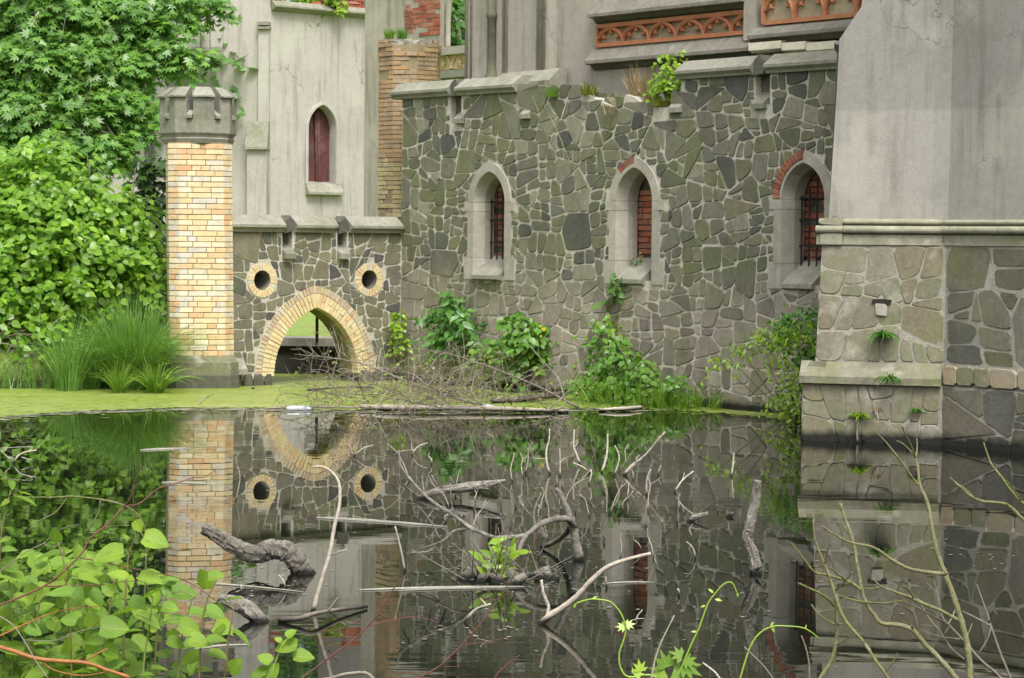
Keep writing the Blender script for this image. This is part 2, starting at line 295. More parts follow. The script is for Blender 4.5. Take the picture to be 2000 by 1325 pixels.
def weed_mat():
    Mt, nt, b = nmat('duckweed'); N = NT(nt)
    c = N.ramp(N.noise(11, (1, .3, 1), 6, .85), [(.3, (.10, .15, .02)), (.5, (.21, .28, .04)), (.7, (.30, .36, .09))])
    c = N.mix(N.math('MULTIPLY', N.thr(N.noise(.8, (1, 2.5, 1)), .45, .7), .7), c, (.32, .35, .14)); c = N.mix(N.thr(N.noise(5, (1, 2.4, 1), 8, .75), .46, .62), c, N.mix(1., c, (.6, .64, .5), 'MULTIPLY'))
    c = N.mix(N.thr(N.noise(3.2, (1, 1.2, 1), 8, .8), .57, .61), c, (.06, .08, .025))
    N.link(c, b.inputs['Base Color']); b.inputs['Roughness'].default_value = .35; b.inputs['Specular IOR Level'].default_value = .5
    N.bump(b, N.noise(90, detail=3), .6, .01); return Mt
M['duckweed'] = weed_mat()
def ground_mat():
    Mt, nt, b = nmat('lawn'); N = NT(nt)
    c = N.ramp(N.noise(14, detail=8, rough=.8), [(.3, (.10, .17, .03)), (.55, (.22, .30, .06)), (.75, (.30, .32, .12))])
    c = N.mix(N.thr(N.noise(1.1), .56, .7), c, (.20, .17, .09)); c = N.mix(N.thr(N.z(), .08, .3), (.035, .028, .018), c)
    N.link(c, b.inputs['Base Color']); b.inputs['Roughness'].default_value = .95; N.bump(b, N.noise(30, detail=6), .8, .05); return Mt
M['lawn'] = ground_mat()
# ------------------------------------------------------------------ plan
W1 = Frame(wat(449, 756.4), to=wat(783, 743))            # gate wall with the arch
W2 = Frame(wat(783, 743), to=wat(1620, 817.9))           # long rubble wall with three lancets
TA = Frame(wat(1565, 860.5), to=wat(1835, 869.7))        # buttress face of the corner tower
TB = Frame(wat(1835, 869), to=wat(2060, 891))            # rubble face of the corner tower
ANG1 = math.atan2(W1.u[1], W1.u[0])
# ------------------------------------------------------------------ ground and water
POND = [(-30, 8.1), (30, 8.1), (30, 16), (6.6, 19.6), (4.5, 23.6), (4.9, 25.2), (.3, 30.6), (-1.3, 33.0), (-1.9, 33.7), (-4.6, 33.7), (-4.7, 30.9), (-5.1, 30.25), (-6.5, 29.75), (-8.5, 29.4), (-12, 28.8), (-30, 27)]
def sdist(X, Y):
    d = np.full(X.shape, 1e9); ins = np.zeros(X.shape, bool); n = len(POND)
    for i in range(n):
        (ax, ay), (bx, by) = POND[i], POND[(i+1) % n]; ex, ey = bx-ax, by-ay
        t = np.clip(((X-ax)*ex+(Y-ay)*ey)/(ex*ex+ey*ey), 0, 1)
        d = np.minimum(d, np.hypot(X-ax-t*ex, Y-ay-t*ey))
        c = ((ay > Y) != (by > Y)) & (X < (bx-ax)*(Y-ay)/(by-ay+1e-12)+ax); ins ^= c
    return np.where(ins, -d, d)
xs = np.concatenate([[-900, -300, -120, -60, -40], np.arange(-30, 30.1, .4), [40, 60, 120, 300, 900]])
ys = np.concatenate([[-900, -200, -60, -20, -8], np.arange(-4, 48, .4), [52, 60, 80, 120, 300, 1200]])
GX, GY = np.meshgrid(xs, ys); D = sdist(GX, GY)
s_ = np.clip((D+.45)/.9, 0, 1); s_ = s_*s_*(3-2*s_)
GZ = -.7+s_*1.22+.05*np.sin(GX*1.3)*np.sin(GY*.9+1)*s_
GZ -= .22*np.clip((12-GY)/4, 0, 1)*s_
nx, ny = len(xs), len(ys); idx = np.arange(nx*ny).reshape(ny, nx)
T = np.stack([idx[:-1, :-1], idx[:-1, 1:], idx[1:, 1:], idx[1:, :-1]], -1).reshape(-1, 4)
g = npmesh('ground', np.stack([GX.ravel(), GY.ravel(), GZ.ravel()], 1), T, M['lawn'], smooth=True); tag(g, 'grassy ground and dark muddy banks round the moat', kind='structure')
wv = [(-32, 6.5, 0), (32, 6.5, 0), (32, 34.5, 0), (-32, 34.5, 0)]
tag(mesh('water', wv, [(0, 1, 2, 3)], M['water']), 'still dark moat water mirroring the walls', kind='structure')
# duckweed mat: one sheet between the walls and a ragged front edge
front = [(-60, 822), (0, 815), (60, 809), (130, 804), (250, 799), (350, 796), (450, 796), (520, 797), (570, 799), (700, 802), (850, 803), (1000, 801), (1120, 797), (1250, 797), (1330, 801), (1400, 806), (1480, 813), (1545, 822)]
fp = []
for i in range(len(front)-1):
    a, b = np.array(front[i], float), np.array(front[i+1], float); k = max(3, int((b[0]-a[0])/7))
    for j in range(k):
        p = a+(b-a)*j/k; fp.append(wat(p[0], p[1]+random.uniform(-1.6, 1.6)*(.6 if i < 9 else 1.2), .004)[:2])
fp.append(wat(1545, 822, .004)[:2])
back = [W2.P(8.0, 0, -.1), W2.P(0, 0, -.1), (-1.7, 33.5), (-4.3, 33.5), (-4.9, 31), (-6, 30.3), (-9, 29.8), (-12, 29.3)]
outer = [tuple(p) for p in fp]+[(p[0], p[1]) for p in back]
mb = MB(); tr = tessellate_polygon([[Vector((x, y, 0)) for x, y in outer]]); mb.add([(x, y, .004) for x, y in outer], [tuple(t) for t in tr])
def blob(mb, c, r, z, n=9, sq=.55):
    V = [(c[0]+r*random.uniform(.6, 1.2)*math.cos(2*math.pi*k/n), c[1]+sq*r*random.uniform(.6, 1.2)*math.sin(2*math.pi*k/n), z) for k in range(n)]
    mb.add(V, [tuple(range(n))])
for i in range(900):
    x = random.uniform(-20, 1560); y = np.interp(x, [f[0] for f in front], [f[1] for f in front])+abs(random.gauss(0, 5))+.5
    blob(mb, wat(x, y), random.uniform(.006, .05), .004)
tag(mb.build('duckweed', M['duckweed']), 'bright green duckweed mat floating along the foot of the walls', 'duckweed', kind='stuff')
mb = MB()     # dead bits lying on the mat
for i in range(420):
    x = random.uniform(-20, 1500); yf = np.interp(x, [f[0] for f in front], [f[1] for f in front]); y = yf-abs(random.gauss(0, 16))
    if y > 765: blob(mb, wat(x, y), random.uniform(.008, .035), .009, 6, random.uniform(.2, .6))
M['debris'] = rock('debris', [(.10, .085, .05), (.16, .13, .08), (.07, .075, .035), (.22, .2, .13)], grain=40, bump=.3, streak=0)
tag(mb.build('floating_debris', M['debris']), 'brown dead bits lying scattered on the duckweed', 'debris', kind='stuff')
mb = MB()     # grey scum line along the mat and flecks on the open water
for i in range(260):
    x = random.uniform(-20, 1300); y = np.interp(x, [f[0] for f in front], [f[1] for f in front])+random.uniform(1, 7)
    blob(mb, wat(x, y), random.uniform(.03, .14), .0055, 8, .3)
for cx, cy, sx, sy, n in ((1020, 1120, 90, 25, 90), (1080, 1135, 40, 14, 40), (500, 1140, 60, 22, 70), (930, 1090, 60, 20, 40), (1000, 1000, 500, 120, 120), (600, 920, 200, 60, 40), (1200, 1150, 200, 80, 50), (930, 1235, 60, 10, 25), (1900, 1090, 60, 20, 20)):
    for i in range(n): blob(mb, wat(random.gauss(cx, sx), random.gauss(cy, sy)), random.uniform(.004, .016), .005, 6, .7)
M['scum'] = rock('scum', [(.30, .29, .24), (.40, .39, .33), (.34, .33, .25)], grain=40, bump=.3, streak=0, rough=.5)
tag(mb.build('scum', M['scum']), 'grey scum line and pale flecks floating on the water', 'scum', kind='stuff')
# ------------------------------------------------------------------ stones
def clip(poly, n, d):
    out = []
    for i in range(len(poly)):
        a, b = poly[i], poly[(i+1) % len(poly)]; sa, sb = a[0]*n[0]+a[1]*n[1]-d, b[0]*n[0]+b[1]*n[1]-d
        if sa <= 0: out.append(a)
        if (sa < 0) != (sb < 0) and sa != sb:
            t = sa/(sa-sb); out.append((a[0]+(b[0]-a[0])*t, a[1]+(b[1]-a[1])*t))
    return out
def area(p): return .5*sum(p[i][0]*p[(i+1) % len(p)][1]-p[(i+1) % len(p)][0]*p[i][1] for i in range(len(p)))
def inside(poly, q):
    c = False; n = len(poly)
    for i in range(n):
        (ax, ay), (bx, by) = poly[i], poly[(i+1) % n]
        if (ay > q[1]) != (by > q[1]) and q[0] < (bx-ax)*(q[1]-ay)/(by-ay)+ax: c = not c
    return c
def nearest(poly, q):
    best = None; n = len(poly)
    for i in range(n):
        a, b = np.array(poly[i]), np.array(poly[(i+1) % n]); e = b-a; L = e@e
        if L < 1e-12: continue
        t = min(1, max(0, ((np.array(q)-a)@e)/L)); p = a+e*t; d = np.hypot(*(np.array(q)-p))
        if best is None or d < best[0]: best = (d, p)
    return best
def voronoi(box, r, holes, gap=.02, an=1.0, seed=1, rv=.5, keep=None, chink=.12, rows=False):
    R = random.Random(seed); x0, x1, z0, z1 = box; S = []
    for i in range(0 if rows else 16000):
        p = (R.uniform(x0, x1), R.uniform(z0, z1)); rr = r*(R.uniform(1-rv, 1+rv) if R.random() > chink else .42)
        if any(inside(h, p) for h in holes): continue
        if all(((p[0]-q[0])/an)**2+(p[1]-q[1])**2 > ((rr+q[2])*.98)**2 for q in S): S.append((p[0], p[1], rr))
    if rows:
        S = []; z = z0+R.uniform(-.1, 0)
        while z < z1:
            h = r*2*R.uniform(.75, 1.3); x = x0-R.uniform(0, .2)
            while x < x1+.1:
                wd = r*2*R.choice([.5, .75, .85, 1., 1.15, 1.4])*an
                p = (x+wd/2+R.gauss(0, .022), z+h/2+.05*math.sin(x*2.1+z)+.04*math.sin(x*5.3+z*3)+R.gauss(0, .19*h))
                if x0 < p[0] < x1 and z0 < p[1] < z1 and not any(inside(q, p) for q in holes): S.append((p[0], p[1], wd*.42))
                x += wd
            z += h
        base = list(S)
        for p in base:
            if R.random() < chink:
                a = R.uniform(0, 6.28); q = (p[0]+p[2]*1.25*math.cos(a), p[1]+p[2]*1.25*math.sin(a))
                if x0 < q[0] < x1 and z0 < q[1] < z1 and not any(inside(hh, q) for hh in holes): S.append((*q, p[2]*.33))
    A = np.array(S); out = []
    for i, (x, z, rr) in enumerate(S):
        poly = [(x0, z0), (x1, z0), (x1, z1), (x0, z1)]
        d2 = (A[:, 0]-x)**2+(A[:, 1]-z)**2
        for j in np.argsort(d2)[1:26]:
            q = S[j]; dx, dz = q[0]-x, q[1]-z; L = math.hypot(dx, dz); n = (dx/L, dz/L)
            t = (L*L+(rr*rr-q[2]**2)*.8)/(2*L); t = min(max(t, .2*L), .8*L)
            a = R.uniform(-.12, .12); n = (n[0]*math.cos(a)-n[1]*math.sin(a), n[0]*math.sin(a)+n[1]*math.cos(a)) if False else n
            gp = gap*(.45+1.25*(((min(i, j)*7919+max(i, j)*104729) % 997)/997)); poly = clip(poly, n, x*n[0]+z*n[1]+t-gp*.5)
            if len(poly) < 3: break
        for h in holes:
            if len(poly) < 3: break
            d, p = nearest(h, (x, z))
            if d < 1.2:
                n = ((p[0]-x)/(d+1e-9), (p[1]-z)/(d+1e-9)); poly = clip(poly, n, p[0]*n[0]+p[1]*n[1]-gap*.5)
        if len(poly) >= 3 and abs(area(poly)) > .0025:
            c = (sum(p[0] for p in poly)/len(poly), sum(p[1] for p in poly)/len(poly))
            if keep is None or keep(c): out.append((poly, c))
    return out
def masonry(box, r, holes, gap=.018, seed=1, coarse=2.3, an=.85, sig=.55, keep=None):
    R = random.Random(seed); work = [p for p, c in voronoi(box, r*coarse, [], gap=0., an=an, seed=seed, rows=True, chink=0.)]; out = []
    cen = lambda p: (sum(q[0] for q in p)/len(p), sum(q[1] for q in p)/len(p))
    work = [(p, (2*r)**2*an*math.exp(R.gauss(-.1, sig))) for p in work]
    while work:
        p, tgt = work.pop(); A = abs(area(p)); c = cen(p); near = False; dead = False
        for h in holes:
            d, q = nearest(h, c)
            if inside(h, c): near = dead = True
            elif d < .25 and any(inside(h, v) for v in p): near = True
        if A > (min(tgt, (1.3*r)**2) if near else tgt) and A > .006:
            xs_ = [v[0] for v in p]; zs_ = [v[1] for v in p]; dx, dz = max(xs_)-min(xs_), max(zs_)-min(zs_)
            a = (0. if dx/an*1.0 > dz else math.pi/2)+R.gauss(0, .17); n = (math.cos(a), math.sin(a)); t = [v[0]*n[0]+v[1]*n[1] for v in p]; m_ = min(t)+(max(t)-min(t))*R.uniform(.33, .67)
            for q in (clip(p, n, m_), clip(p, (-n[0], -n[1]), -m_)):
                if len(q) >= 3 and abs(area(q)) > 1e-4: work.append((q, (2*r)**2*an*math.exp(R.gauss(-.1, sig))))
            continue
        if dead: continue
        for h in holes:
            d, q = nearest(h, c)
            if d < 1. and len(p) >= 3:
                n = ((q[0]-c[0])/(d+1e-9), (q[1]-c[1])/(d+1e-9)); p = clip(p, n, q[0]*n[0]+q[1]*n[1])
        if len(p) < 3: continue
        if area(p) < 0: p = p[::-1]
        pp = list(p)
        for i in range(len(p)):
            a, b = p[i], p[(i+1) % len(p)]; L = math.dist(a, b)
            if L < 1e-4: continue
            n = ((b[1]-a[1])/L, -(b[0]-a[0])/L); pp = clip(pp, n, a[0]*n[0]+a[1]*n[1]-gap*.5*R.choice([.4, .7, 1., 1., 1.4, 2.]))
            if len(pp) < 3: break
        if len(pp) >= 3 and abs(area(pp)) > .0012:
            c = cen(pp)
            if keep is None or keep(c): out.append((pp, c))
    return out
def stone_mesh(name, fr, poly, mat, parent, proud=.018, w=0., bev=.012, R=random, rough=True):
    if area(poly) < 0: poly = poly[::-1]
    P = []; n = len(poly)
    for i in range(n):            # trim the corners
        a, b, c = np.array(poly[i-1]), np.array(poly[i]), np.array(poly[(i+1) % n])
        la, lc = np.linalg.norm(a-b), np.linalg.norm(c-b)
        if la < .02 or lc < .02: P.append(b); continue
        k = R.uniform(.06, .22); P += [b+(a-b)*min(k, .045/la), b+(c-b)*min(k, .045/lc)]
    if rough:
        P2 = []
        for i in range(len(P)):
            a, b = P[i], P[(i+1) % len(P)]; P2.append(a); L = np.linalg.norm(b-a)
            if L > .13: P2.append(a+(b-a)*R.uniform(.35, .65)+np.array([-(b-a)[1], (b-a)[0]])/L*R.uniform(-.012, .007))
        P = P2
    P = [p+np.array([R.uniform(-.005, .005), R.uniform(-.005, .005)]) for p in P]
    n = len(P); c = sum(P)/n; h = proud*R.uniform(.5, 1.4); tx, tz = R.uniform(-.02, .02), R.uniform(-.02, .02)
    rad = np.mean([np.linalg.norm(p-c) for p in P]); k = max(.55, 1-bev/rad*1.3)
    V = [fr.P(p[0], p[1], w-.03) for p in P]+[fr.P(p[0], p[1], w+h*.35) for p in P]
    for p in P:
        q = c+(p-c)*k; V.append(fr.P(q[0], q[1], w+h+(q[0]-c[0])*tx+(q[1]-c[1])*tz))
    F = [tuple(range(2*n, 3*n))]+[(r*n+i, r*n+(i+1) % n, (r+1)*n+(i+1) % n, (r+1)*n+i) for r in (0, 1) for i in range(n)]
    return mesh(name, V, F, mat, parent)
# ------------------------------------------------------------------ bricks (one shared mesh, chamfered face)
def brick_proto(mat):
    V = [(-.5, y, z) if x < 0 else (.5, y, z) for y in (-.5, .38) for x, z in ((-1, -.5), (1, -.5), (1, .5), (-1, .5))]
    V += [(x, .5, z) for x, z in ((-.475, -.44), (.475, -.44), (.475, .44), (-.475, .44))]
    F = [(8, 9, 10, 11)]+[(r*4+i, r*4+(i+1) % 4, (r+1)*4+(i+1) % 4, (r+1)*4+i) for r in (0, 1) for i in range(4)]
    me = bpy.data.meshes.new('brick'); me.from_pydata(V, [], [f[::-1] for f in F]); me.materials.append(mat); return me
PROTO = {}
def brick(fr, u, z, w, L, H, Dp, mat, parent, tilt=0., lean=(0, 0), name='brick'):
    if mat not in PROTO: PROTO[mat] = brick_proto(M[mat])
    o = bpy.data.objects.new(name, PROTO[mat]); c = fr.P(u, z, w-Dp/2)
    R = Matrix(((fr.u[0], fr.n[0], 0), (fr.u[1], fr.n[1], 0), (0, 0, 1))).to_4x4()
    mw = Matrix.Translation(c) @ R @ Matrix.Rotation(tilt, 4, 'Y') @ Matrix.Diagonal((L, Dp, H, 1))
    if lean is not None and any(lean): mw = LEAN(lean) @ mw
    finish(o, parent); o.matrix_basis = mw; return o
def LEAN(l): return Matrix(((1, 0, l[0], 0), (0, 1, l[1], 0), (0, 0, 1, 0), (0, 0, 0, 1)))
def courses(wd, z0, z1, h, R, S=.245, Hd=.118, joint=.009, half=False):
    out = []; n = int((z1-z0)/h)
    for i in range(n):
        z = z0+(i+.5)*h; u = 0.; L = []
        if wd < .3: pat = [wd] if i % 2 else ([wd*.62, wd*.38])
        else:
            pat = []; x = 0; first = R.choice([Hd, S, Hd*1.5, S*.75]) if not half else (Hd if i % 2 else S*.75)
            pat.append(first); x = first
            while x < wd-.01:
                t = R.choice([S, S, S, Hd, S*.8, S*1.3, Hd]); t = min(t, wd-x)
                if wd-x-t < .06: t = wd-x
                pat.append(t); x += t
            if pat[-1] < .06: pat[-2] += pat.pop()
        for t in pat:
            out.append((u+t/2, z, t-joint)); u += t
    return out

# ================================================================== GATE WALL (arch)
T1 = .42
gate = thing('gate_wall', W1.P(1.4, 0), 'low rubble stone wall pierced by a pointed yellow brick water arch', 'wall')
ACX, ASP, AR = 1.385, .12, .92; AIN, ATH = .69, .30
oc = [(.5, 1.42), (2.269, 1.42)]
def circ(c, r, n=28): return [(c[0]+r*math.cos(2*math.pi*k/n), c[1]+r*math.sin(2*math.pi*k/n)) for k in range(n)]
al = arch_loop(ACX, AIN+.02, -.6, ASP, AR+.02, 14)
SL1 = [W1.uv(551.6, 470)[0], W1.uv(658.7, 470)[0]]; SLW = .16; SLZ0, SLZ1 = 1.84, 2.12
outer = [(-.06, -.6)]+al[::-1]+[(2.83, -.6), (2.83, 2.1)]
for u in SL1[::-1]: outer += [(u+SLW, 2.1), (u+SLW, SLZ0), (u, SLZ0), (u, 2.1)]
outer += [(-.06, 2.1)]
MB().slab(W1, outer, [circ(c, .14) for c in oc], 0, -T1).build('mortar', M['mortar'], gate)
holes = [arch_loop(ACX, AIN+ATH+.015, -.6, ASP, AR+ATH-.02, 14)]+[circ(c, .243, 18) for c in oc]+[[(u-.01, SLZ0-.14), (u+SLW+.01, SLZ0-.14), (u+SLW+.01, 2.2), (u-.01, 2.2)] for u in SL1]
for poly, c in masonry((.0, 2.82, .19, 2.085), .118, holes, gap=.014, seed=14, an=1.12):
    stone_mesh('stone', W1, poly, M['gatestone'], gate, proud=.008, bev=.006)
for x0, x1 in ((-.05, .19), (.2, .36), (.37, .53), (.54, ACX-AIN-.02), (ACX+AIN+.02, 2.32), (2.33, 2.6), (2.61, 2.82)):
    stone_mesh('stone', W1, [(x0+.008, -.3), (x1-.008, -.3), (x1-.008, .17), (x0+.008, .17)], M['darkstone'], gate, proud=.02)
# arch rings
def arch_bricks(fr, parent, cx, zs, a, r, o0, o1, pitch, mats, w0, w1, split=None, R=random, lo=0., hi=1., sides=(1, -1), jit=.003, name='brick'):
    K = 200; pts = arch_pts(a, r, K); L = [0]
    mid = [(p[0]+n[0]*(o0+o1)/2, p[1]+n[1]*(o0+o1)/2) for p, n in pts]
    for i in range(K): L.append(L[-1]+math.dist(mid[i], mid[i+1]))
    nb = max(2, round(L[-1]/pitch))
    p_, n_e = pts[-1]; s1 = n_e[1]
    for sgn in (sides if hi >= 1. else ()):
        q = [(cx+sgn*(p_[0]+n_e[0]*o0+.002), zs+p_[1]+n_e[1]*o0), (cx+sgn*(p_[0]+n_e[0]*o1+.001), zs+p_[1]+n_e[1]*o1), (cx+sgn*.003, zs+p_[1]+o1*1.0), (cx+sgn*.003, zs+p_[1]+o0*1.0)]
        if sgn < 0: q = q[::-1]
        MB().prism(fr, q, w1, w0).build(name, M[mats if isinstance(mats, str) else mats[0]], parent)
    for sgn in sides:
        for k in range(nb):
            if not lo <= (k+.5)/nb <= hi: continue
            ia = int(np.searchsorted(L, L[-1]*k/nb+.004)); ib = min(int(np.searchsorted(L, L[-1]*(k+1)/nb-.004)), K)
            cuts = [(o0, o1)]
            if split and k % 2: t = o0+(o1-o0)*.52; cuts = [(o0, t-.004), (t+.004, o1)]
            for c0, c1 in cuts:
                q = []
                for i, o in ((ia, c0), (ib, c0), (ib, c1), (ia, c1)):
                    p, n = pts[i]; q.append((cx+sgn*(p[0]+n[0]*o), zs+p[1]+n[1]*o))
                if sgn < 0: q = q[::-1]
                mb = MB(); j = R.uniform(-jit, jit); cu = sum(a_ for a_, _ in q)/4; cz = sum(b_ for _, b_ in q)/4
                inn = [(cu+(a_-cu)*.95, cz+(b_-cz)*.95) for a_, b_ in q]
                V = [fr.P(a_, b_, w1) for a_, b_ in q]+[fr.P(a_, b_, w0+j-.006) for a_, b_ in q]+[fr.P(a_, b_, w0+j) for a_, b_ in inn]
                mb.add(V, [(8, 9, 10, 11), (0, 3, 2, 1)]+[(r_*4+i, r_*4+(i+1) % 4, (r_+1)*4+(i+1) % 4, (r_+1)*4+i) for r_ in (0, 1) for i in range(4)])
                mb.build(name, M[mats if isinstance(mats, str) else R.choice(mats)], parent)
arch_bricks(W1, gate, ACX, ASP, AIN, AR, .0, .195, .06, 'archbrick', .016, -.12, split=True)
arch_bricks(W1, gate, ACX, ASP, AIN, AR, .203, .30, .056, 'archpale', .012, -.10)
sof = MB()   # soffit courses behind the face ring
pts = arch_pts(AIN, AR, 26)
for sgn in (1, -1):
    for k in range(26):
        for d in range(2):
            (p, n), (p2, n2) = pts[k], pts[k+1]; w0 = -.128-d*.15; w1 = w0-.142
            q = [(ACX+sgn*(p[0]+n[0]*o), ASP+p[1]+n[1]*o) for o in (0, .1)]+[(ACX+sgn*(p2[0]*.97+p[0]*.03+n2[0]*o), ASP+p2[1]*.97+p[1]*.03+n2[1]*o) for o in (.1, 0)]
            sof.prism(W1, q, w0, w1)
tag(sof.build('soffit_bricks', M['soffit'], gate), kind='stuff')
for c in oc:
    for k in range(24):
        a0, a1 = 2*math.pi*(k+.07)/24, 2*math.pi*(k+.93)/24
        q = [(c[0]+r*math.cos(a), c[1]+r*math.sin(a)) for r, a in ((.134, a0), (.232, a0), (.232, a1), (.134, a1))]
        MB().prism(W1, q, -.1, .012+random.uniform(-.003, .003)).build('brick', M[random.choice(['archbrick', 'archbrick', 'yellow'])], gate)
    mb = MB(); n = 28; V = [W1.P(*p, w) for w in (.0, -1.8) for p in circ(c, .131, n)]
    mb.add(V, [(k, (k+1) % n, n+(k+1) % n, n+k) for k in range(n)]+[tuple(range(n, 2*n))]); mb.build('pipe_lining', M['shadestucco'], gate, True)  # lining run deep, closed and darkened so the openings look shaded
for u in SL1:   # blind loops in the parapet
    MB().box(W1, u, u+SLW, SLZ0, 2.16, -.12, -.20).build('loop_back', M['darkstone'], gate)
    MB().extr(W1, [(-.12, SLZ0-.02), (-.12, SLZ0+.07), (.09, SLZ0-.06), (.09, SLZ0-.13), (-.02, SLZ0-.13)], u-.005, u+SLW+.005).build('loop_sill', M['coping'], gate)
cz = 2.168
def coping(fr, u0, u1, z, parent, mat='coping', bk=-.3, rise=.13, prj=.10, dz=0.):
    return MB().extr(fr, [(bk, z-.10), (bk, z+rise), (-.08, z+rise), (prj, z), (prj, z-.035), (prj-.04, z-.07), (prj-.05, z-.10)], u0, u1, dz).build('coping_stone', M[mat], parent)
coping(W1, -.08, SL1[0]-.0, cz, gate); coping(W1, SL1[0]+SLW+.02, 1.62, cz, gate, dz=-.004); coping(W1, SL1[1]+SLW+.02, 2.80, cz, gate)
coping(W1, 1.625, SL1[1]-.01, cz+.005, gate, prj=.05, rise=.11)
for u in SL1:   # tilted stones in the gaps
    fr2 = W1; q = [(u+.0, 2.05), (u+.14, 2.09), (u+.16, 2.20), (u+.10, 2.275), (u+.01, 2.215)]
    MB().prism(fr2, q, -.22, .05).build('gap_stone', M['darkstone'], gate)
# ================================================================== RUBBLE WALL (lancets)
T2 = .30
rub = thing('rubble_wall', W2.P(4, 0), 'long dark basalt rubble wall with three pointed lancet windows', 'wall')
WC = [1.98, 4.862, 7.735]; WSP, WRI = 2.49, .395; WA = .315
ragpx = [(1020, 160), (1042, 166), (1060, 178), (1085, 174), (1110, 172), (1135, 176), (1162, 188), (1192, 202), (1215, 196), (1222, 180), (1240, 186), (1262, 204), (1306, 205), (1327, 196), (1328, 140)]
rag = [W2.uv(*p) for p in ragpx]
top = [(0, 3.99), (rag[0][0], 3.97)]+rag[1:-1]+[(rag[-1][0]+.03, 3.97), (8.6, 3.97)]
topz = lambda u: float(np.interp(u, [t[0] for t in top], [t[1] for t in top]))
SL2 = [(W2.uv(880, 200)[0], 3.6, 4.02), (W2.uv(1475, 170)[0], 3.62, 4.02)]; S2W = .24
wh = [arch_loop(c, WA+.02, 1.5, WSP, WRI+.02, 10) for c in WC]
tp = []
for i, t in enumerate(top): tp.append(t)
for u, a, b in SL2: tp += [(u, 3.97), (u, a), (u+S2W, a), (u+S2W, 3.97)]
tp.sort(key=lambda t: t[0])
# keep the loop corners ordered
def fixloops(tp):
    out = []
    for t in tp: out.append(t)
    for u, a, b in SL2:
        ids = [i for i, t in enumerate(out) if abs(t[0]-u) < 1e-6]; out[ids[0]:ids[-1]+1] = [(u, 3.97), (u, a)]
        ids = [i for i, t in enumerate(out) if abs(t[0]-u-S2W) < 1e-6]; out[ids[0]:ids[-1]+1] = [(u+S2W, a), (u+S2W, 3.97)]
    return out
tp = fixloops(tp)
outer = [(0, -.6), (8.6, -.6)]+[(u, z-.03) for u, z in tp[::-1]]
MB().slab(W2, outer, wh, 0, -T2).build('mortar', M['mortar'], rub)
holes = [arch_loop(c, .465, 1.46, WSP, .55, 12) for c in WC]+[[(c-.55, 1.45), (c+.55, 1.45), (c+.55, 1.75), (c-.55, 1.75)] for c in WC]+[[(c-.54, 2.36), (c+.54, 2.36), (c+.54, 2.5), (c-.54, 2.5)] for c in WC]
holes += [[(u-.01, a-.12), (u+S2W+.01, a-.12), (u+S2W+.01, 4.2), (u-.01, 4.2)] for u, a, b in SL2]
st = masonry((.0, 8.55, -.3, 4.0), .122, holes, gap=.0165, seed=5, an=1.25, coarse=1.9, sig=.6, keep=lambda c: c[1] < topz(c[0])-.02)
st.sort(key=lambda s: -abs(area(s[0])))
for poly, c in st[:300]: stone_mesh('stone', W2, poly, M['basalt'], rub, proud=.013, bev=.008)
rest = MB()
for poly, c in st[300:]:
    o = stone_mesh('tmp', W2, poly, None, None, proud=.013, bev=.008)
    rest.add([v.co for v in o.data.vertices], [tuple(p.vertices) for p in o.data.polygons]); me = o.data; bpy.data.objects.remove(o); bpy.data.meshes.remove(me)
print('stones wall2', len(st))
if rest.V: tag(rest.build('small_stones', M['basalt'], rub), kind='stuff')
# loose blocks along the broken top
for i in range(34):
    u = random.uniform(rag[0][0]+.15, rag[-1][0]-.05); zt = topz(u); s = random.uniform(.05, .13)
    q = [(u+s*random.uniform(.7, 1.2)*math.cos(a), zt-.02+s*random.uniform(.55, 1.)*math.sin(a)) for a in sorted(random.uniform(0, 6.28) for _ in range(6))]
    if area(q) < .003: continue
    wo = random.uniform(-.3, 0); MB().prism(W2, q, wo-.12, wo+random.uniform(0, .03)).build('stone', M['basalt'], rub)
for u, a, b in SL2:
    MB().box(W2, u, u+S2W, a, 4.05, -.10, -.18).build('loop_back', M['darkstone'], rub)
for x, y0, wd in ((889, 226, .17), (1019, 216, .17), (1471, 195, .2), (1309, 203, .2)):
    u, z = W2.uv(x, y0, .03); MB().extr(W2, [(-.1, z-.02), (-.1, z+.09), (.07, z-.05), (.07, z-.11), (-.02, z-.11)], u, u+wd).build('loop_sill', M['coping'], rub)
zc = 4.045
coping(W2, -.17, 1.14, zc, rub, dz=.0); coping(W2, 1.30, 2.56, zc-.005, rub, dz=-.006); 
coping(W2, 5.65, SL2[1][0]+.0, zc, rub); coping(W2, SL2[1][0]+S2W-.02, 8.5, zc, rub, dz=-.004)
MB().box(W2, 2.55, 3.0, 3.95, 4.03, -.3, .02, .02).build('broken_coping_stone', M['coping'], rub)
for u in (1.15, SL2[1][0]+.01):
    q = [(u, 3.93), (u+.16, 3.95), (u+.17, 4.08), (u+.09, 4.17), (u+.0, 4.11)]; MB().prism(W2, q, -.25, .04).build('gap_stone', M['darkstone'], rub)
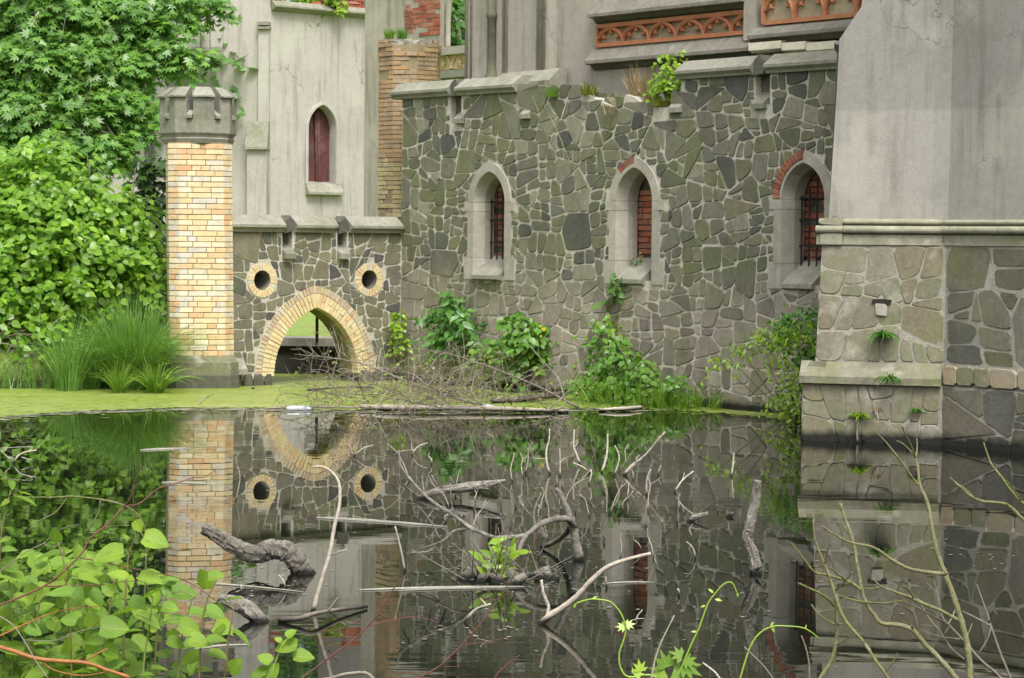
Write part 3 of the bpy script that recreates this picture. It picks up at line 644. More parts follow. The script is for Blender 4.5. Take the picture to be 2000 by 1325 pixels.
# lancet frames
def lancet(fr, cx, wall, k):
    parent = MB().box(fr, cx-.8, cx+.6, 1.3, 3.3, -.345, -.42).build('lancet_window', M['darkstone'], wall)  # backing coloured dark in place of shaded depth behind missing bricks
    S = M['sandstone']; prof = lambda o1: [(o1, .022), (.02, .022), (-.045, -.13), (-.045, -.29), (o1, -.29)]
    N = 12; hp = arch_pts(WA, WRI, N)
    for sgn in (-1, 1):
        nm = lambda p: ((cx+sgn*p[0][0], WSP+p[0][1]), (sgn*p[1][0], p[1][1]))
        path = [nm(p) for p in hp]; path[-1] = (path[-1][0], (0., 1/hp[-1][1][1])); cut = [0, 5, 9, N] if sgn > 0 else [0, 7, N]
        for a, b in zip(cut[:-1], cut[1:]):
            o1 = .145
            if k == 2 and sgn < 0: o1 = .055
            if k == 1 and sgn < 0 and a == 7: o1 = .07
            seg = path[a:b+1]; (p0, n0), (p1, n1) = seg[-2], seg[-1]
            if b < N: seg = seg[:-1]+[((p0[0]+(p1[0]-p0[0])*.95, p0[1]+(p1[1]-p0[1])*.95), n1)]
            sweep(MB(), fr, seg, prof(o1)).build('arch_stone', S, parent)
        if k == 2 and sgn < 0: arch_bricks(fr, parent, cx, WSP, WA, WRI, .06, .165, .058, 'redbrick', .028, -.1, sides=(-1,))
        if k == 1 and sgn < 0: arch_bricks(fr, parent, cx, WSP, WA, WRI, .075, .155, .058, 'redbrick', .02, -.1, sides=(-1,), lo=.56)
        js = lambda z: ((cx+sgn*WA, z), (sgn, 0))
        sweep(MB(), fr, [js(1.748), js(2.368)], prof(.145)).build('jamb', S, parent)
        sweep(MB(), fr, [js(2.372), js(2.486)], prof(.215)).build('impost', S, parent)
        sweep(MB(), fr, [js(1.455), js(1.744)], prof(.22)).build('jamb_base', S, parent)
    lip = .10 if k == 0 else .06
    MB().extr(fr, [(-.30, 1.50), (-.30, 1.78), (lip, 1.515), (lip, 1.465), (.0, 1.44)], cx-WA+.03, cx+WA-.03 if k == 0 else cx+WA-.12).build('sill', M['coping'], parent)
    # brick infill behind the opening
    
    R = random.Random(k)
    for u, z, L in courses(.8, 1.45, 2.95, .074, R):
        if R.random() < .14: continue
        brick(fr, cx-.7+u, z, -.318+R.choice([0, 0, 0, -.012])+R.uniform(-.008, .006), L, .064, .07, 'redbrick', parent)
    if k in (0, 2):
        gmb = thing('window_grille', fr.P(cx, 1.7, -.26), 'rusty iron bar grille in the lancet '+(('nearest the gate wall corner' if k == 0 else 'under the full red brick arch')), 'grille')
        for i in range(5):
            u = cx-.24+.48*i/4; MB().tube([fr.P(u, 1.70, -.22), fr.P(u, 2.74-abs(i-2)*.1, -.22)], .011, 5).build('bar', M['iron'], gmb)
        for z in (1.95, 2.25, 2.5): MB().tube([fr.P(cx-.28, z, -.22), fr.P(cx+.28, z, -.22)], .012, 5).build('crossbar', M['iron'], gmb)
for k, c in enumerate(WC): lancet(W2, c, rub, k)
# ================================================================== YELLOW BRICK PILLAR
PW = 0.
pc_ = atd(396, 700, 30.18); PF = Frame(pc_, ang=math.radians(11.6)); ul, ur, uc = -.30, .30, 0.; CH = .12
LN = (PF.u[0]*-.0135, PF.u[1]*-.0135)
PF.o = PF.o-np.array(LN)*.5
pil = thing('brick_pillar', PF.P(uc, 0, -.4), 'tall yellow brick pillar with battlemented grey stone crown', 'pillar')
def facets(u0, u1, ch, w, dep):
    P = [(u0-ch, w-ch-dep), (u0-ch, w-ch), (u0, w), (u1, w), (u1+ch, w-ch), (u1+ch, w-ch-dep)]
    Q = [np.array(PF.P(u, 0, q)[:2]) for u, q in P]
    return [Frame(a, to=b) for a, b in zip(Q[:-1], Q[1:])], Q
fs, Q = facets(ul, ur, CH, PW, .6)
Zb, Zt = .425, 3.235
core = MB(); ins = [np.array(PF.P(uc, 0, -.40)[:2])]
Qi = [q+(ins[0]-q)/np.linalg.norm(ins[0]-q)*.012 for q in Q]
n = len(Qi); core.add([(q[0]+LN[0]*z, q[1]+LN[1]*z, z) for z in (.3, Zt) for q in Qi], [(i, (i+1) % n, n+(i+1) % n, n+i) for i in range(n)]+[tuple(range(n, 2*n))]); core.build('mortar_core', M['brickmortar'], pil)
R = random.Random(3); cnt = 0; hid = MB()
for fi, f in enumerate(fs):
    for u, z, L in courses(f.L, Zb, Zt, .0716, R, half=True):
        if fi in (1, 2, 3):
            brick(f, u, z, R.uniform(-.003, .003), L, .0626, .05, 'yellow', pil, lean=LN); cnt += 1
        else:
            b = MB().box(f, u-L/2, u+L/2, z-.031, z+.031, -.05, 0); hid.add([(x+LN[0]*zz, y+LN[1]*zz, zz) for x, y, zz in b.V], b.F)
print('pillar bricks', cnt); tag(hid.build('side_bricks', M['yellow'], pil), kind='stuff')
# stone foot
def ringmesh(loops, closed_top=True):
    mb = MB(); n = len(loops[0][0]); V = []
    for Qp, z in loops: V += [(q[0], q[1], z) for q in Qp]
    k = len(loops); mb.add(V, [(r*n+i, r*n+(i+1) % n, (r+1)*n+(i+1) % n, (r+1)*n+i) for r in range(k-1) for i in range(n)]+[tuple(range((k-1)*n, k*n))]); return mb
def foot(e, e2): return facets(ul-e, ur+e2, CH, PW+e, .6)[1]
ringmesh([(foot(.06, .06), -.5), (foot(.06, .06), .17), (foot(.055, .055), .175)]).build('foot_course', M['darkstone'], pil)
ringmesh([(foot(.05, .05), .172), (foot(.05, .05), .34), (foot(.0, .0), .43)]).build('foot_stone', M['ashlar'], pil)
MB().extr(W1, [(-.1, .17), (-.1, .40), (.02, .38), (.12, .24), (.12, .17)], -.06, .20).build('foot_shoulder', M['ashlar'], pil)
# octagonal crown
OC = np.array(PF.P(uc, 0, PW-.42)[:2])
def octo(r, z, k=1.): return [OC+np.array(LN)*z+r/math.cos(math.pi/8)*np.array([math.cos(ANG1+math.pi/8+j*math.pi/4), math.sin(ANG1+math.pi/8+j*math.pi/4)]) for j in range(8)]
ringmesh([(octo(.42, 3.22), 3.22), (octo(.435, 3.25), 3.25), (octo(.45, 3.285), 3.285), (octo(.435, 3.30), 3.30), (octo(.445, 3.33), 3.33), (octo(.465, 3.35), 3.35), (octo(.465, 3.365), 3.365)]).build('crown_moulding', M['coping'], pil)
CR = .47; ringmesh([(octo(CR, 3.36), 3.36), (octo(CR, 3.53), 3.53), (octo(CR-.14, 3.53), 3.53)]).build('crown_drum', M['coping'], pil)
oct_ = octo(CR, 3.5)
for j in range(8):     # merlons wrap the corners, loops sit mid-face
    c = oct_[j]; pv = oct_[(j-1) % 8]; nx_ = oct_[(j+1) % 8]
    a = c+(pv-c)*.385; b = c+(nx_-c)*.385
    inn = lambda p, t=.16: p+(OC-p)/np.linalg.norm(OC-p)*t
    mb = ringmesh([([a, c, b, inn(b), inn(c), inn(a)], 3.531), ([a, c, b, inn(b), inn(c), inn(a)], 3.83)]); mer = mb.build('merlon', M['coping'], pil)
    o_ = lambda p, t: p+(p-OC)/np.linalg.norm(p-OC)*t
    mb = ringmesh([([o_(a, .035), o_(c, .038), o_(b, .035), inn(b, .19), inn(c, .19), inn(a, .19)], 3.825), ([o_(a, .035), o_(c, .038), o_(b, .035), inn(b, .19), inn(c, .19), inn(a, .19)], 3.845), ([inn(a, .13), inn(c, .13), inn(b, .13), inn(b, .17), inn(c, .17), inn(a, .17)], 3.965)]); mb.build('merlon_cap', M['coping'], mer)
    f = Frame(c+(nx_-c)*.39, to=c+(nx_-c)*.61) if False else Frame(nx_+(c-nx_)*.61, to=nx_+(c-nx_)*.39)
    if (f.o-OC)@f.n < 0: f = Frame(c+(nx_-c)*.61, to=c+(nx_-c)*.39)
    if (f.o-OC)@f.n < 0: f.n = -f.n
    MB().extr(f, [(-.1, 3.5), (-.1, 3.66), (.045, 3.585), (.045, 3.55), (0, 3.54)], 0.005, f.L-.005).build('loop_sill', M['coping'], pil)
    if j % 2 == 0: MB().extr(f, [(-.16, 3.531), (-.16, 3.84), (-.10, 3.84), (-.10, 3.531)], -.02, f.L+.02).build('loop_back', M['lead'], pil)
# ================================================================== BRICK TURRET STUB
TC = np.array([-1.52, 33.42]); TR = .43
tur = thing('brick_turret', (TC[0], TC[1], .5), 'broken octagonal turret stub of weathered orange and yellow brick', 'turret')
def toct(r): return [TC+r/math.cos(math.pi/8)*np.array([math.cos(ANG1+math.pi/8+j*math.pi/4), math.sin(ANG1+math.pi/8+j*math.pi/4)]) for j in range(8)]
ringmesh([(toct(TR-.012), .3), (toct(TR-.012), 4.77)]).build('mortar_core', M['brickmortar'], tur)
R = random.Random(9); to = toct(TR); cnt = 0; hid = MB(); hidp = MB()
for j in range(8):
    a, b = to[j], to[(j+1) % 8]; f = Frame(b, to=a)
    if (f.o-TC)@f.n < 0: f = Frame(a, to=b)
    vis = f.n[1] < .2
    for u, z, L in courses(f.L, 1.9, 4.95, .066, R):
        if z > 4.77+.10*math.sin(j*2.1+u*9): continue
        lowz = z < 3.12+R.uniform(-.04, .04)
        pw = R.uniform(-.004, .004)+(R.uniform(-.05, .01) if lowz and z < 2.75 and R.random() < .6 else 0)+(.012 if 4.6 < z else 0)+(R.uniform(-.03, .012) if z > 4.3 and R.random() < .4 else 0)
        if vis and cnt < 300 and (f.n[1] < -.3 or z > 3.9):
            brick(f, u, z, pw, L, .057, .06, 'palebrick' if lowz else 'orangebrick', tur); cnt += 1
        else: (hidp if lowz else hid).box(f, u-L/2, u+L/2, z-.028, z+.028, -.05, pw)
print('turret bricks', cnt); 
if hid.V: tag(hid.build('back_bricks', M['orangebrick'], tur), kind='stuff')
if hidp.V: tag(hidp.build('back_pale_bricks', M['palebrick'], tur), kind='stuff')
mb = MB()
for i in range(26):
    a = random.uniform(0, 6.28); r = TR*random.uniform(0, .9); p = TC+r*np.array([math.cos(a), math.sin(a)]); s = random.uniform(.03, .08)
    f = Frame(p, random.uniform(0, 3)); mb.box(f, -s, s, 4.72, 4.78+random.uniform(.02, .1), -s, s, .02)
tag(mb.build('rubble_top', M['sandstone'], tur), kind='stuff')
# ================================================================== CORNER TOWER
tow = thing('corner_tower', TA.P(.9, 0, -.6), 'big grey stuccoed corner tower on a battered stone base in the water', 'tower')
def towloop(uL, uR, wA, wB, ext=6.):
    a = np.array(TA.P(uL, 0, wA)[:2]); b_ = np.array(TA.P(uR, 0, wA)[:2]); c = np.array(TB.P(.0, 0, wB)[:2]); 
    dvec = TB.u; c0 = c+dvec*max(0., (b_-c)@dvec); e = c+dvec*ext; e2 = e+np.array([3., 2.2]); l2 = a-TA.n*1.7
    return [l2, a, b_, c0, e, e2, e2+np.array([-1., 3.]), l2-TA.n*1.5+np.array([1.5, 1.5])]
def towpart(levels, name, mat):
    return ringmesh([(towloop(*l[1:]), l[0]) for l in levels]).build(name, M[mat], tow)
towpart([(-.6, 0, 1.378, 0, 0), (.585, .0, 1.378, -.01, -.01)], 'base_mortar', 'darkmortar')
towpart([(.585, .055, 1.34, -.05, -.03), (.8, .12, 1.33, -.07, -.04), (1.97, .165, 1.25, -.10, -.05), (2.0, .165, 1.25, -.10, -.05)], 'plinth_mortar', 'darkmortar')
towpart([(1.99, .215, 1.245, -.13, -.07), (2.22, .222, 1.245, -.13, -.07), (3.55, .285, 1.25, -.15, -.09), (4.03, .30, 1.255, -.155, -.095), (4.36, .52, 1.26, -.16, -.1), (9., .6, 1.27, -.16, -.1)], 'stucco_wall', 'stucco')
# mouldings
def towband(prof, name, mat, nb, uR=1.36, split=None):
    """profile (w,z) relative to face, around side, A and B"""
    for (f, a, b) in ((TA, .17, .38), (TA, .384, uR)) if split else ((TA, .17, uR),):
        MB().extr(f, [(w-.10, z) for w, z in prof], a-(prof[1][0]+.04 if a < .2 else 0), b).build(name, M[mat], tow)
    MB().extr(TB, [(w-.055, z) for w, z in prof], -.10, 6.).build(name, M[mat], tow)
    side = Frame(TA.P(.17, 0, -.10+0)[:2], to=TA.P(.17, 0, -1.8)[:2]) if False else Frame(TA.P(.17, 0, -1.8), to=TA.P(.17, 0, -.06))
    MB().extr(side, [(w, z) for w, z in prof], 0, side.L).build(name, M[mat], tow)
roll = lambda z, r, w, n=8: [(w+r*math.cos(t), z+r*math.sin(t)) for t in np.linspace(-math.pi/2, math.pi/2, n)]
towband([(-.2, 1.975)]+[(.02, 1.975), (.02, 2.075), (-.02, 2.078), (-.02, 2.085)]+[(-.2, 2.085)], 'string_course', 'band', 0, split=True)
towband([(-.2, 2.087)]+roll(2.125, .038, .025)+[(.0, 2.165), (-.2, 2.168)], 'roll_moulding', 'band', 0, split=True)
towband([(-.2, 2.17)]+roll(2.20, .022, .0)+[(-.03, 2.235), (-.2, 2.24)], 'upper_moulding', 'band', 0, split=True)
MB().extr(TA, [(-.2, .585), (.055, .585), (.055, .655), (-.06, .80), (-.2, .80)], -.02, 1.385).build('plinth_ledge', M['ledge'], tow)
side = Frame(TA.P(.07, 0, -1.7), to=TA.P(.03, 0, -.02)); MB().extr(side, [(-.2, .585), (.06, .585), (.06, .655), (-.05, .80), (-.2, .80)], 0, side.L).build('plinth_ledge', M['ledge'], tow)
# ashlar blocks of the buttress face
R = random.Random(4)
def rowblocks(fr, rows, uL, uR, w, mat, n0, n1, wz):
    for (z0, z1) in rows:
        k = R.randint(n0, n1); cut = sorted(R.uniform(.12, .88) for _ in range(k-1)); L, Rr = uL(z0), uR(z0)
        cs = [0]+[c for i, c in enumerate(cut) if i == 0 or c-cut[i-1] > .1]+[1]
        for a, b in zip(cs[:-1], cs[1:]):
            g_ = .006; q = [(L+(Rr-L)*a+g_, z0+g_), (L+(Rr-L)*b-g_, z0+g_+R.uniform(-.01, .01)), (uL(z1)+(uR(z1)-uL(z1))*b-g_, z1-g_+R.uniform(-.01, .01)), (uL(z1)+(uR(z1)-uL(z1))*a+g_, z1-g_)]
            if R.random() < .3: q.insert(3, (sum(p[0] for p in q)/4, z1-g_-R.uniform(-.0, .03)))
            stone_mesh('block', fr, q, M[mat], tow, proud=.014, w=wz((z0+z1)/2), bev=.008, R=R)
uLp = lambda z: .12+.045*(z-.8)/1.17; uRp = lambda z: 1.40-.02*(z-.8)/1.17
for poly, c in masonry((.0, 1.0, .805, 1.965), .155, [], gap=.011, seed=33, sig=.35, coarse=1.9):
    stone_mesh('block', TA, [(uLp(z)+(uRp(z)-uLp(z))*u, z) for u, z in poly], M['ashlar'], tow, proud=.010, w=-.07-.03*(c[1]-.8)/1.17, bev=.006, R=R)
for poly, c in masonry((.0, 1.37, -.02, .58), .16, [], gap=.011, seed=36, sig=.35, coarse=1.8): stone_mesh('block', TA, poly, M['ashlar'], tow, proud=.010, w=-.005, bev=.006, R=R)
stone_mesh('block', TA, [(0, -.2), (1.37, -.2), (1.37, -.01), (0, -.01)], M['darkstone'], tow, w=0)
# putlog hole's shade drawn as a raised dark bar, pale filling below
u_, z_ = TA.uv(1722, 590, -.07); MB().prism(TA, [(u_-.10, z_-.01), (u_+.09, z_-.02), (u_+.10, z_+.02), (u_+.02, z_+.03), (u_-.09, z_+.025)], -.09, -.056).build('putlog_shade_bar', M['iron'], tow)
MB().prism(TA, [(u_-.05, z_-.13), (u_+.05, z_-.14), (u_+.06, z_-.05), (u_+.03, z_-.012), (u_-.06, z_-.012), (u_-.06, z_-.07)], -.09, -.058).build('pale_filling', M['sandstone'], tow)
for poly, c in masonry((.03, 2.6, .80, 1.965), .16, [], gap=.02, seed=24, an=1.25, coarse=1.9): stone_mesh('stone', TB, poly, M['towerstone'], tow, w=-.05, proud=.011, bev=.007)
for poly, c in masonry((.03, 2.6, -.2, .58), .17, [], gap=.014, seed=22, an=1.25, coarse=1.9): stone_mesh('stone', TB, poly, M['towerstone'], tow, w=-.008, proud=.011, bev=.007)
cs = [0.03, .2, .42, .62, .95, 1.2, 1.6, 2.0, 2.6]
for i, (a, b) in enumerate(zip(cs[:-1], cs[1:])):
    stone_mesh('band_block', TB, [(a+.006, .60), (b-.006, .60), (b-.006, .785), (a+.006, .785)], M['creamband'] if i in (0, 3, 4) else M['ashlar'], tow, w=.0, proud=.008, bev=.005)
pip = MB().tube([TA.P(.235, 2.25, -.20), TA.P(.29, 3.95, -.22)], .022, 8).tube([TA.P(.285, 3.93, -.23), TA.P(.285, 4.0, -.19)], .045, 8).build('downpipe', M['lead'])
tag(pip, 'thin dark lead downpipe beside the grey tower edge', 'pipe')
# ================================================================== PALACE WALL above the rubble wall
PWo = -.55
pal = thing('palace_wall', W2.P(5, 4, -.8), 'grey stuccoed palace wall with red terracotta frieze above the rubble wall', 'wall')
def pu(x, y, w=PWo): return W2.uv(x, y, w)
uA, uB, uE = pu(908, 80, PWo+.18)[0], pu(1068, 80, PWo+.18)[0], pu(1760, 80)[0]
MB().box(W2, uB-.1, uE, 3.5, 9.5, PWo-.5, PWo).build('wall_face', M['pierstucco'], pal)
MB().box(W2, uA, uB, 3.9, 9.5, PWo-.9, PWo+.18).build('pier', M['pierstucco'], pal)
wp = PWo+.18
for x, r, mt in ((912, .03, 'pierstucco'), (921, .022, 'pierstucco'), (984, .02, 'pierstucco'), (990, .028, 'pierstucco'), (1051, .024, 'pierstucco'), (1057, .03, 'pierstucco'), (1063, .024, 'pierstucco')):
    u = pu(x, 60, wp)[0]; MB().tube([W2.P(u, 4.0, wp), W2.P(u, 9.5, wp)], r, 10).build('shaft', M[mt], pal, True)
u = pu(966, 60, wp)[0]
mb = MB(); zz = [4.12, 4.2, 4.22, 4.3, 4.32, 4.98, 5.0, 5.06, 5.08, 9.5]; rr = [.10, .10, .075, .065, .058, .058, .075, .075, .058, .058]
mb.tube([W2.P(u, z, wp+.05) for z in zz], rr, 10); mb.build('colonnette', M['darkstone'], pal, True)
mb = MB(); mb.extr(W2, [(wp-.1, 4.0), (wp-.1, 4.26), (wp+.02, 4.24), (wp+.2, 4.08), (wp+.2, 4.0)], pu(985, 150, wp)[0], pu(1095, 150, wp)[0]); mb.build('weathering', M['coping'], pal)
# frieze bands: everything in the wall's own plane
zf = lambda x, y, w=PWo: pu(x, y, w)
def cornice(u0, u1, z, mat='cornice', prj=.16, h=.17, name='cornice'):
    w = PWo
    MB().extr(W2, [(w, z), (w, z+h+.05), (w+.03, z+h+.05), (w+prj, z+.05), (w+prj, z+.01), (w+prj-.05, z)], u0, u1).build(name, M[mat], pal)
    MB().extr(W2, [(w, z-.07), (w, z-.003), (w+prj-.07, z-.003), (w+prj-.09, z-.03), (w+prj-.11, z-.05), (w+.02, z-.07)], u0+.03, u1).build(name, M['darkstone'], pal)
uf0, zf0 = zf(1171, 91); uf1, _ = zf(1466, 60); _, zf1 = zf(1171, 52)
print('frieze', uf0, uf1, zf0, zf1)
def frieze(u0, u1, z0, z1, parent, mat, per, w):
    parent = MB().box(W2, u0, u1, z0, z1, w-.06, w-.05).build('frieze_panel', M['panel'], parent)
    for a in ((u0-.02, u0+.02, z0, z1), (u1-.02, u1+.02, z0, z1), (u0+.021, u1-.021, z0-.02, z0+.03), (u0+.021, u1-.021, z1-.03, z1+.02)):
        MB().box(W2, *a, w-.04, w+.012).build('frieze_border', M[mat], parent)
    h = z1-z0-.03; n = int(math.ceil((u1-u0)/per))+1
    for i in range(-1, n):
        path = [(u0+(i+1)*per+per*math.cos(t), z0+.02+h*math.sin(t)**.85) for t in np.linspace(0, math.pi, 22)]
        for half in (path[:11], path[10:]):
            pp = [p for p in half if u0+.01 < p[0] < u1-.01]
            if len(pp) > 2:
                pth = []
                for k in range(len(pp)):
                    a, b = pp[max(k-1, 0)], pp[min(k+1, len(pp)-1)]; L = math.dist(a, b); pth.append((pp[k], (-(b[1]-a[1])/L, (b[0]-a[0])/L)))
                sweep(MB(), W2, pth, [(-.03, w-.052), (-.024, w-.005), (0, w+.012), (.024, w-.005), (.03, w-.052)]).build('tracery_arc', M[mat], parent)
    for i in range(n):
        u = u0+(i+.5)*per
        for du, dz in ((-.27*per, .52*h), (.27*per, .52*h), (0, .78*h)):
            if u0+.05 < u+du < u1-.05:
                q = [(u+du+.045*math.cos(a)*(1 if k % 2 else .45), z0+dz+.045*math.sin(a)*(1 if k % 2 else .45)) for k, a in enumerate(np.linspace(0, 2*math.pi, 9)[:-1])]
                MB().prism(W2, q, w-.052, w-.012).build('cusp', M[mat], parent)
frieze(uf0, uf1, zf0, zf1, pal, 'terracotta', (uf1-uf0)/5.6, PWo+.05)
cornice(pu(1160, 110)[0], pu(1478, 80)[0], zf0-.24); cornice(pu(1165, 40)[0], pu(1468, 5)[0], zf1+.10, h=.2)
MB().box(W2, pu(1466, 50)[0], pu(1490, 50)[0], zf0-.1, 9.4, PWo-.1, PWo+.12).build('pilaster', M['pierstucco'], pal)
ug0, zg0 = zf(1492, 47, PWo+.1); ug1 = zf(1700, 30, PWo+.1)[0]; zg1 = zg0+.42
frieze(ug0, ug1, zg0, zg1, pal, 'terraorange', (uf1-uf0)/5.6, PWo+.12)
u_, z_ = zf(1455, 78, PWo+.3); cornice(u_, ug1+.2, z_-.0, prj=.27, h=.16)
for x0, x1 in ((1468, 1532), (1533, 1580), (1581, 1640)):
    a, za = zf(x0, 100, PWo+.2); b, _ = zf(x1, 90, PWo+.2); MB().extr(W2, [(PWo, za-.02), (PWo, za+.1), (PWo+.26, za+.09), (PWo+.26, za+.0), (PWo+.19, za-.03)], a+.004, b-.004).build('white_moulding', M['whitestone'], pal)
# ================================================================== RUINED HALL WALL far behind (red brick and tracery)
RW = Frame(atd(735, 100, 46), ang=math.atan2(W2.u[1], W2.u[0]))
rui = thing('ruined_hall_wall', RW.P(2, .5), 'roofless far hall wall with red brick patch and empty traceried window', 'wall')
q = lambda x, y: RW.uv(x, y)
u0w, u1w = q(866, 50)[0], q(908, 50)[0]; zs_, _ = q(880, 96)[1], 0
MB().slab(RW, [(-.4, .3), (q(985, 50)[0], .3), (q(985, 50)[0], 11), (q(790, 0)[0], 11), (q(790, 0)[0], 9.), (-.4, 9.0)], [arch_loop((u0w+u1w)/2+.25, (u1w-u0w)/2+.25, zs_, 8., 1.2)], 0, -.14).build('wall_face', M['pierstucco'], rui)
R = random.Random(12); a_, b_ = q(792, 50)[0], q(862, 50)[0]; zb_ = q(792, 72)[1]
MB().box(RW, a_, b_, zb_-.3, 9.5, 0, .02).build('brick_bed', M['darkmortar'], rui)
n_ = 0
for u, z, L in courses(b_-a_, zb_-.2, 9., .083, R, S=.27, Hd=.13):
    if z > zb_+.15*math.sin(u*5)+R.uniform(-.1, .1) and R.random() < .93 and n_ < 300: brick(RW, a_+u, z, .03+R.uniform(-.012, .01), L, .07, .04, 'redbrick', rui); n_ += 1
mcx = (u0w+u1w)/2
for t in range(2):
    pts_ = [RW.P(u0w+.08+t*.0, zs_, -.2), RW.P(u0w+.08, zs_+.9, -.2)]
mb = MB(); mb.tube(spline([RW.P(u0w+.06, zs_, -.07), RW.P(u0w+.06, zs_+.55, -.07), RW.P(u0w+.12, zs_+.95, -.07), RW.P(u0w+.32, zs_+1.2, -.07), RW.P(u0w+.6, zs_+1.28, -.07)]), .055, 8); mb.tube([RW.P(u0w+.03, zs_, -.07), RW.P(u0w+.03, zs_+2.5, -.07)], .06, 8); mb.build('tracery', M['sandstone'], rui, True)
MB().box(RW, q(848, 100)[0], q(925, 100)[0], zs_-.12, zs_+.03, -.1, .14).build('window_ledge', M['sandstone'], rui)
pz0, pz1 = q(852, 139)[1], q(852, 108)[1]; pu0, pu1 = q(851, 120)[0], q(925, 120)[0]
pan = MB().box(RW, pu0, pu1, pz0, pz1, 0, .03).build('relief_panel', M['creamterra'], rui)
for c_ in (.42, 1.15):
    u = pu0+(pu1-pu0)*c_*.6
    mb = MB(); mb.tube([RW.P(u+.24*math.cos(t), (pz0+.02)+.27*math.sin(t), .04) for t in np.linspace(0, math.pi, 14)], .03, 6); mb.build('relief_arc', M['creamterra'], pan)
    mb = MB()
    for k in range(6): mb.tube([RW.P(u, pz0+.12, .04), RW.P(u+.09*math.cos(k*1.05), pz0+.12+.09*math.sin(k*1.05), .055)], [.03, .012], 5)
    mb.build('relief_rosette', M['creamterra'], pan)
MB().box(RW, pu0-.15, pu1, pz0-.16, pz0-.02, -.1, .12).build('lower_ledge', M['coping'], rui)
# ================================================================== GREY GATE TOWER behind (about 50 m off)
GC = Frame(atd(527, 200, 56), ang=ANG1); gd = Frame(atd(527, 200, 56), ang=math.radians(-8))
gt = thing('grey_stucco_tower', GC.P(1, .5, -1), 'pale grey stuccoed ruin tower with one dark lancet window', 'tower')
q = lambda x, y, w=0.: GC.uv(x, y, w)
uR_ = q(724, 100)[0]; ztop = q(530, 14)[1]
wcx = q(629, 300)[0]; wa = (q(656, 300)[0]-q(602, 300)[0])/2; wz0 = q(629, 360)[1]; wzs = q(629, 252)[1]; wr = q(629, 206)[1]-wzs
MB().slab(GC, [(0, .3), (uR_, .3), (uR_, ztop), (0, ztop)], [arch_loop(wcx, wa, wz0, wzs, wr)], 0, -.3).build('wall_face', M['farstucco'], gt)
ap = arch_pts(wa, wr, 10)
for sgn in (-1, 1):
    path = [((wcx+sgn*wa, wz0), (sgn, 0))]+[((wcx+sgn*p[0], wzs+p[1]), (sgn*n[0], n[1])) for p, n in ap]
    sweep(MB(), GC, path, [(.10, 0), (.09, .035), (.02, .045), (-.0, .02), (-.03, -.2), (.10, -.2)]).build('window_moulding', M['farstucco'], gt)
MB().extr(GC, [(-.29, wz0-.02), (-.29, wz0+.07), (.02, wz0), (.16, wz0-.2), (.16, wz0-.26), (0, wz0-.27)], wcx-wa-.08, wcx+wa+.14).build('window_sill', M['coping'], gt)
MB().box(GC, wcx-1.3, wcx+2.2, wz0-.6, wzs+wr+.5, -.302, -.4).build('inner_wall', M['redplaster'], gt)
for dx, r in ((.02, .03), (.10, .05)):
    MB().tube([GC.P(wcx+dx, wz0+.02, -.24), GC.P(wcx+dx*.85-.06, wzs+wr*.7, -.24)], r, 6).build('window_post', M['redplaster'], gt)
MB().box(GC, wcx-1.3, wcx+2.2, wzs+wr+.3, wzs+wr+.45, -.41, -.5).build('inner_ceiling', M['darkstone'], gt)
MB().extr(GC, [(-.6, ztop-.05), (-.6, ztop+.16), (.05, ztop+.16), (.2, ztop+.04), (.2, ztop-.0), (.06, ztop-.08)], .02, uR_-.05).build('cornice', M['coping'], gt)
R = random.Random(2)
for i in range(46):
    u = R.choice([R.uniform(.05, .3), R.uniform(.45*uR_, uR_-.1), R.uniform(.6*uR_, uR_-.1)]); hgt = max(0, .05+.22*math.sin(u*4.1)+R.uniform(-.05, .1))+(.5 if uR_*.82 < u < uR_*.93 else 0)
    for k in range(int(hgt/.08)+1): brick(GC, u, ztop+.2+k*.085, -.08+R.uniform(-.05, .05), .26, .075, .2, 'redbrick', gt)
MB().box(gd, -9, 0, .3, 12., -.7, 0).build('left_face', M['farstucco'], gt)
q = lambda x, y, w=0.: gd.uv(x, y, w)
ub0, ub1 = q(488, 100)[0], q(526, 100)[0]; us0 = q(507, 100)[0]
MB().box(gd, us0, ub1+.02, q(510, 240)[1], q(510, 58)[1], 0, .12).build('pilaster', M['farstucco'], gt)
MB().box(gd, us0-.04, ub1+.05, q(510, 58)[1], q(510, 53)[1], 0, .2).build('pilaster_cap', M['coping'], gt)
MB().box(gd, us0-.02, ub1+.03, q(510, 51)[1], q(510, 44)[1], 0, .22).build('pilaster_cap', M['coping'], gt)
za, zb = q(510, 238)[1], q(510, 293)[1]
MB().extr(gd, [(0, zb), (0, za), (.12, za), (.34, zb+.06), (.34, zb)], ub0-.03, ub1+.03).build('set_off', M['coping'], gt)
MB().box(gd, ub0, ub1, .3, zb-.003, 0, .24).build('lower_pilaster', M['farstucco'], gt)
for x0, x1 in ((377, 392), (395, 410), (413, 436)):
    a, zt_ = q(x0, 40); b, zb_ = q(x1, 100); MB().extr(gd, [(0, zb_+.25), (0, 9.), (.05, 9.), (.05, zb_+.1), (.02, zb_)], a, b).build('panel_rib', M['farstucco'], gt)
a, z_ = q(372, 108); b, _ = q(437, 108); MB().box(gd, a, b, z_-.03, z_+.03, 0, .14).build('panel_sill', M['coping'], gt)
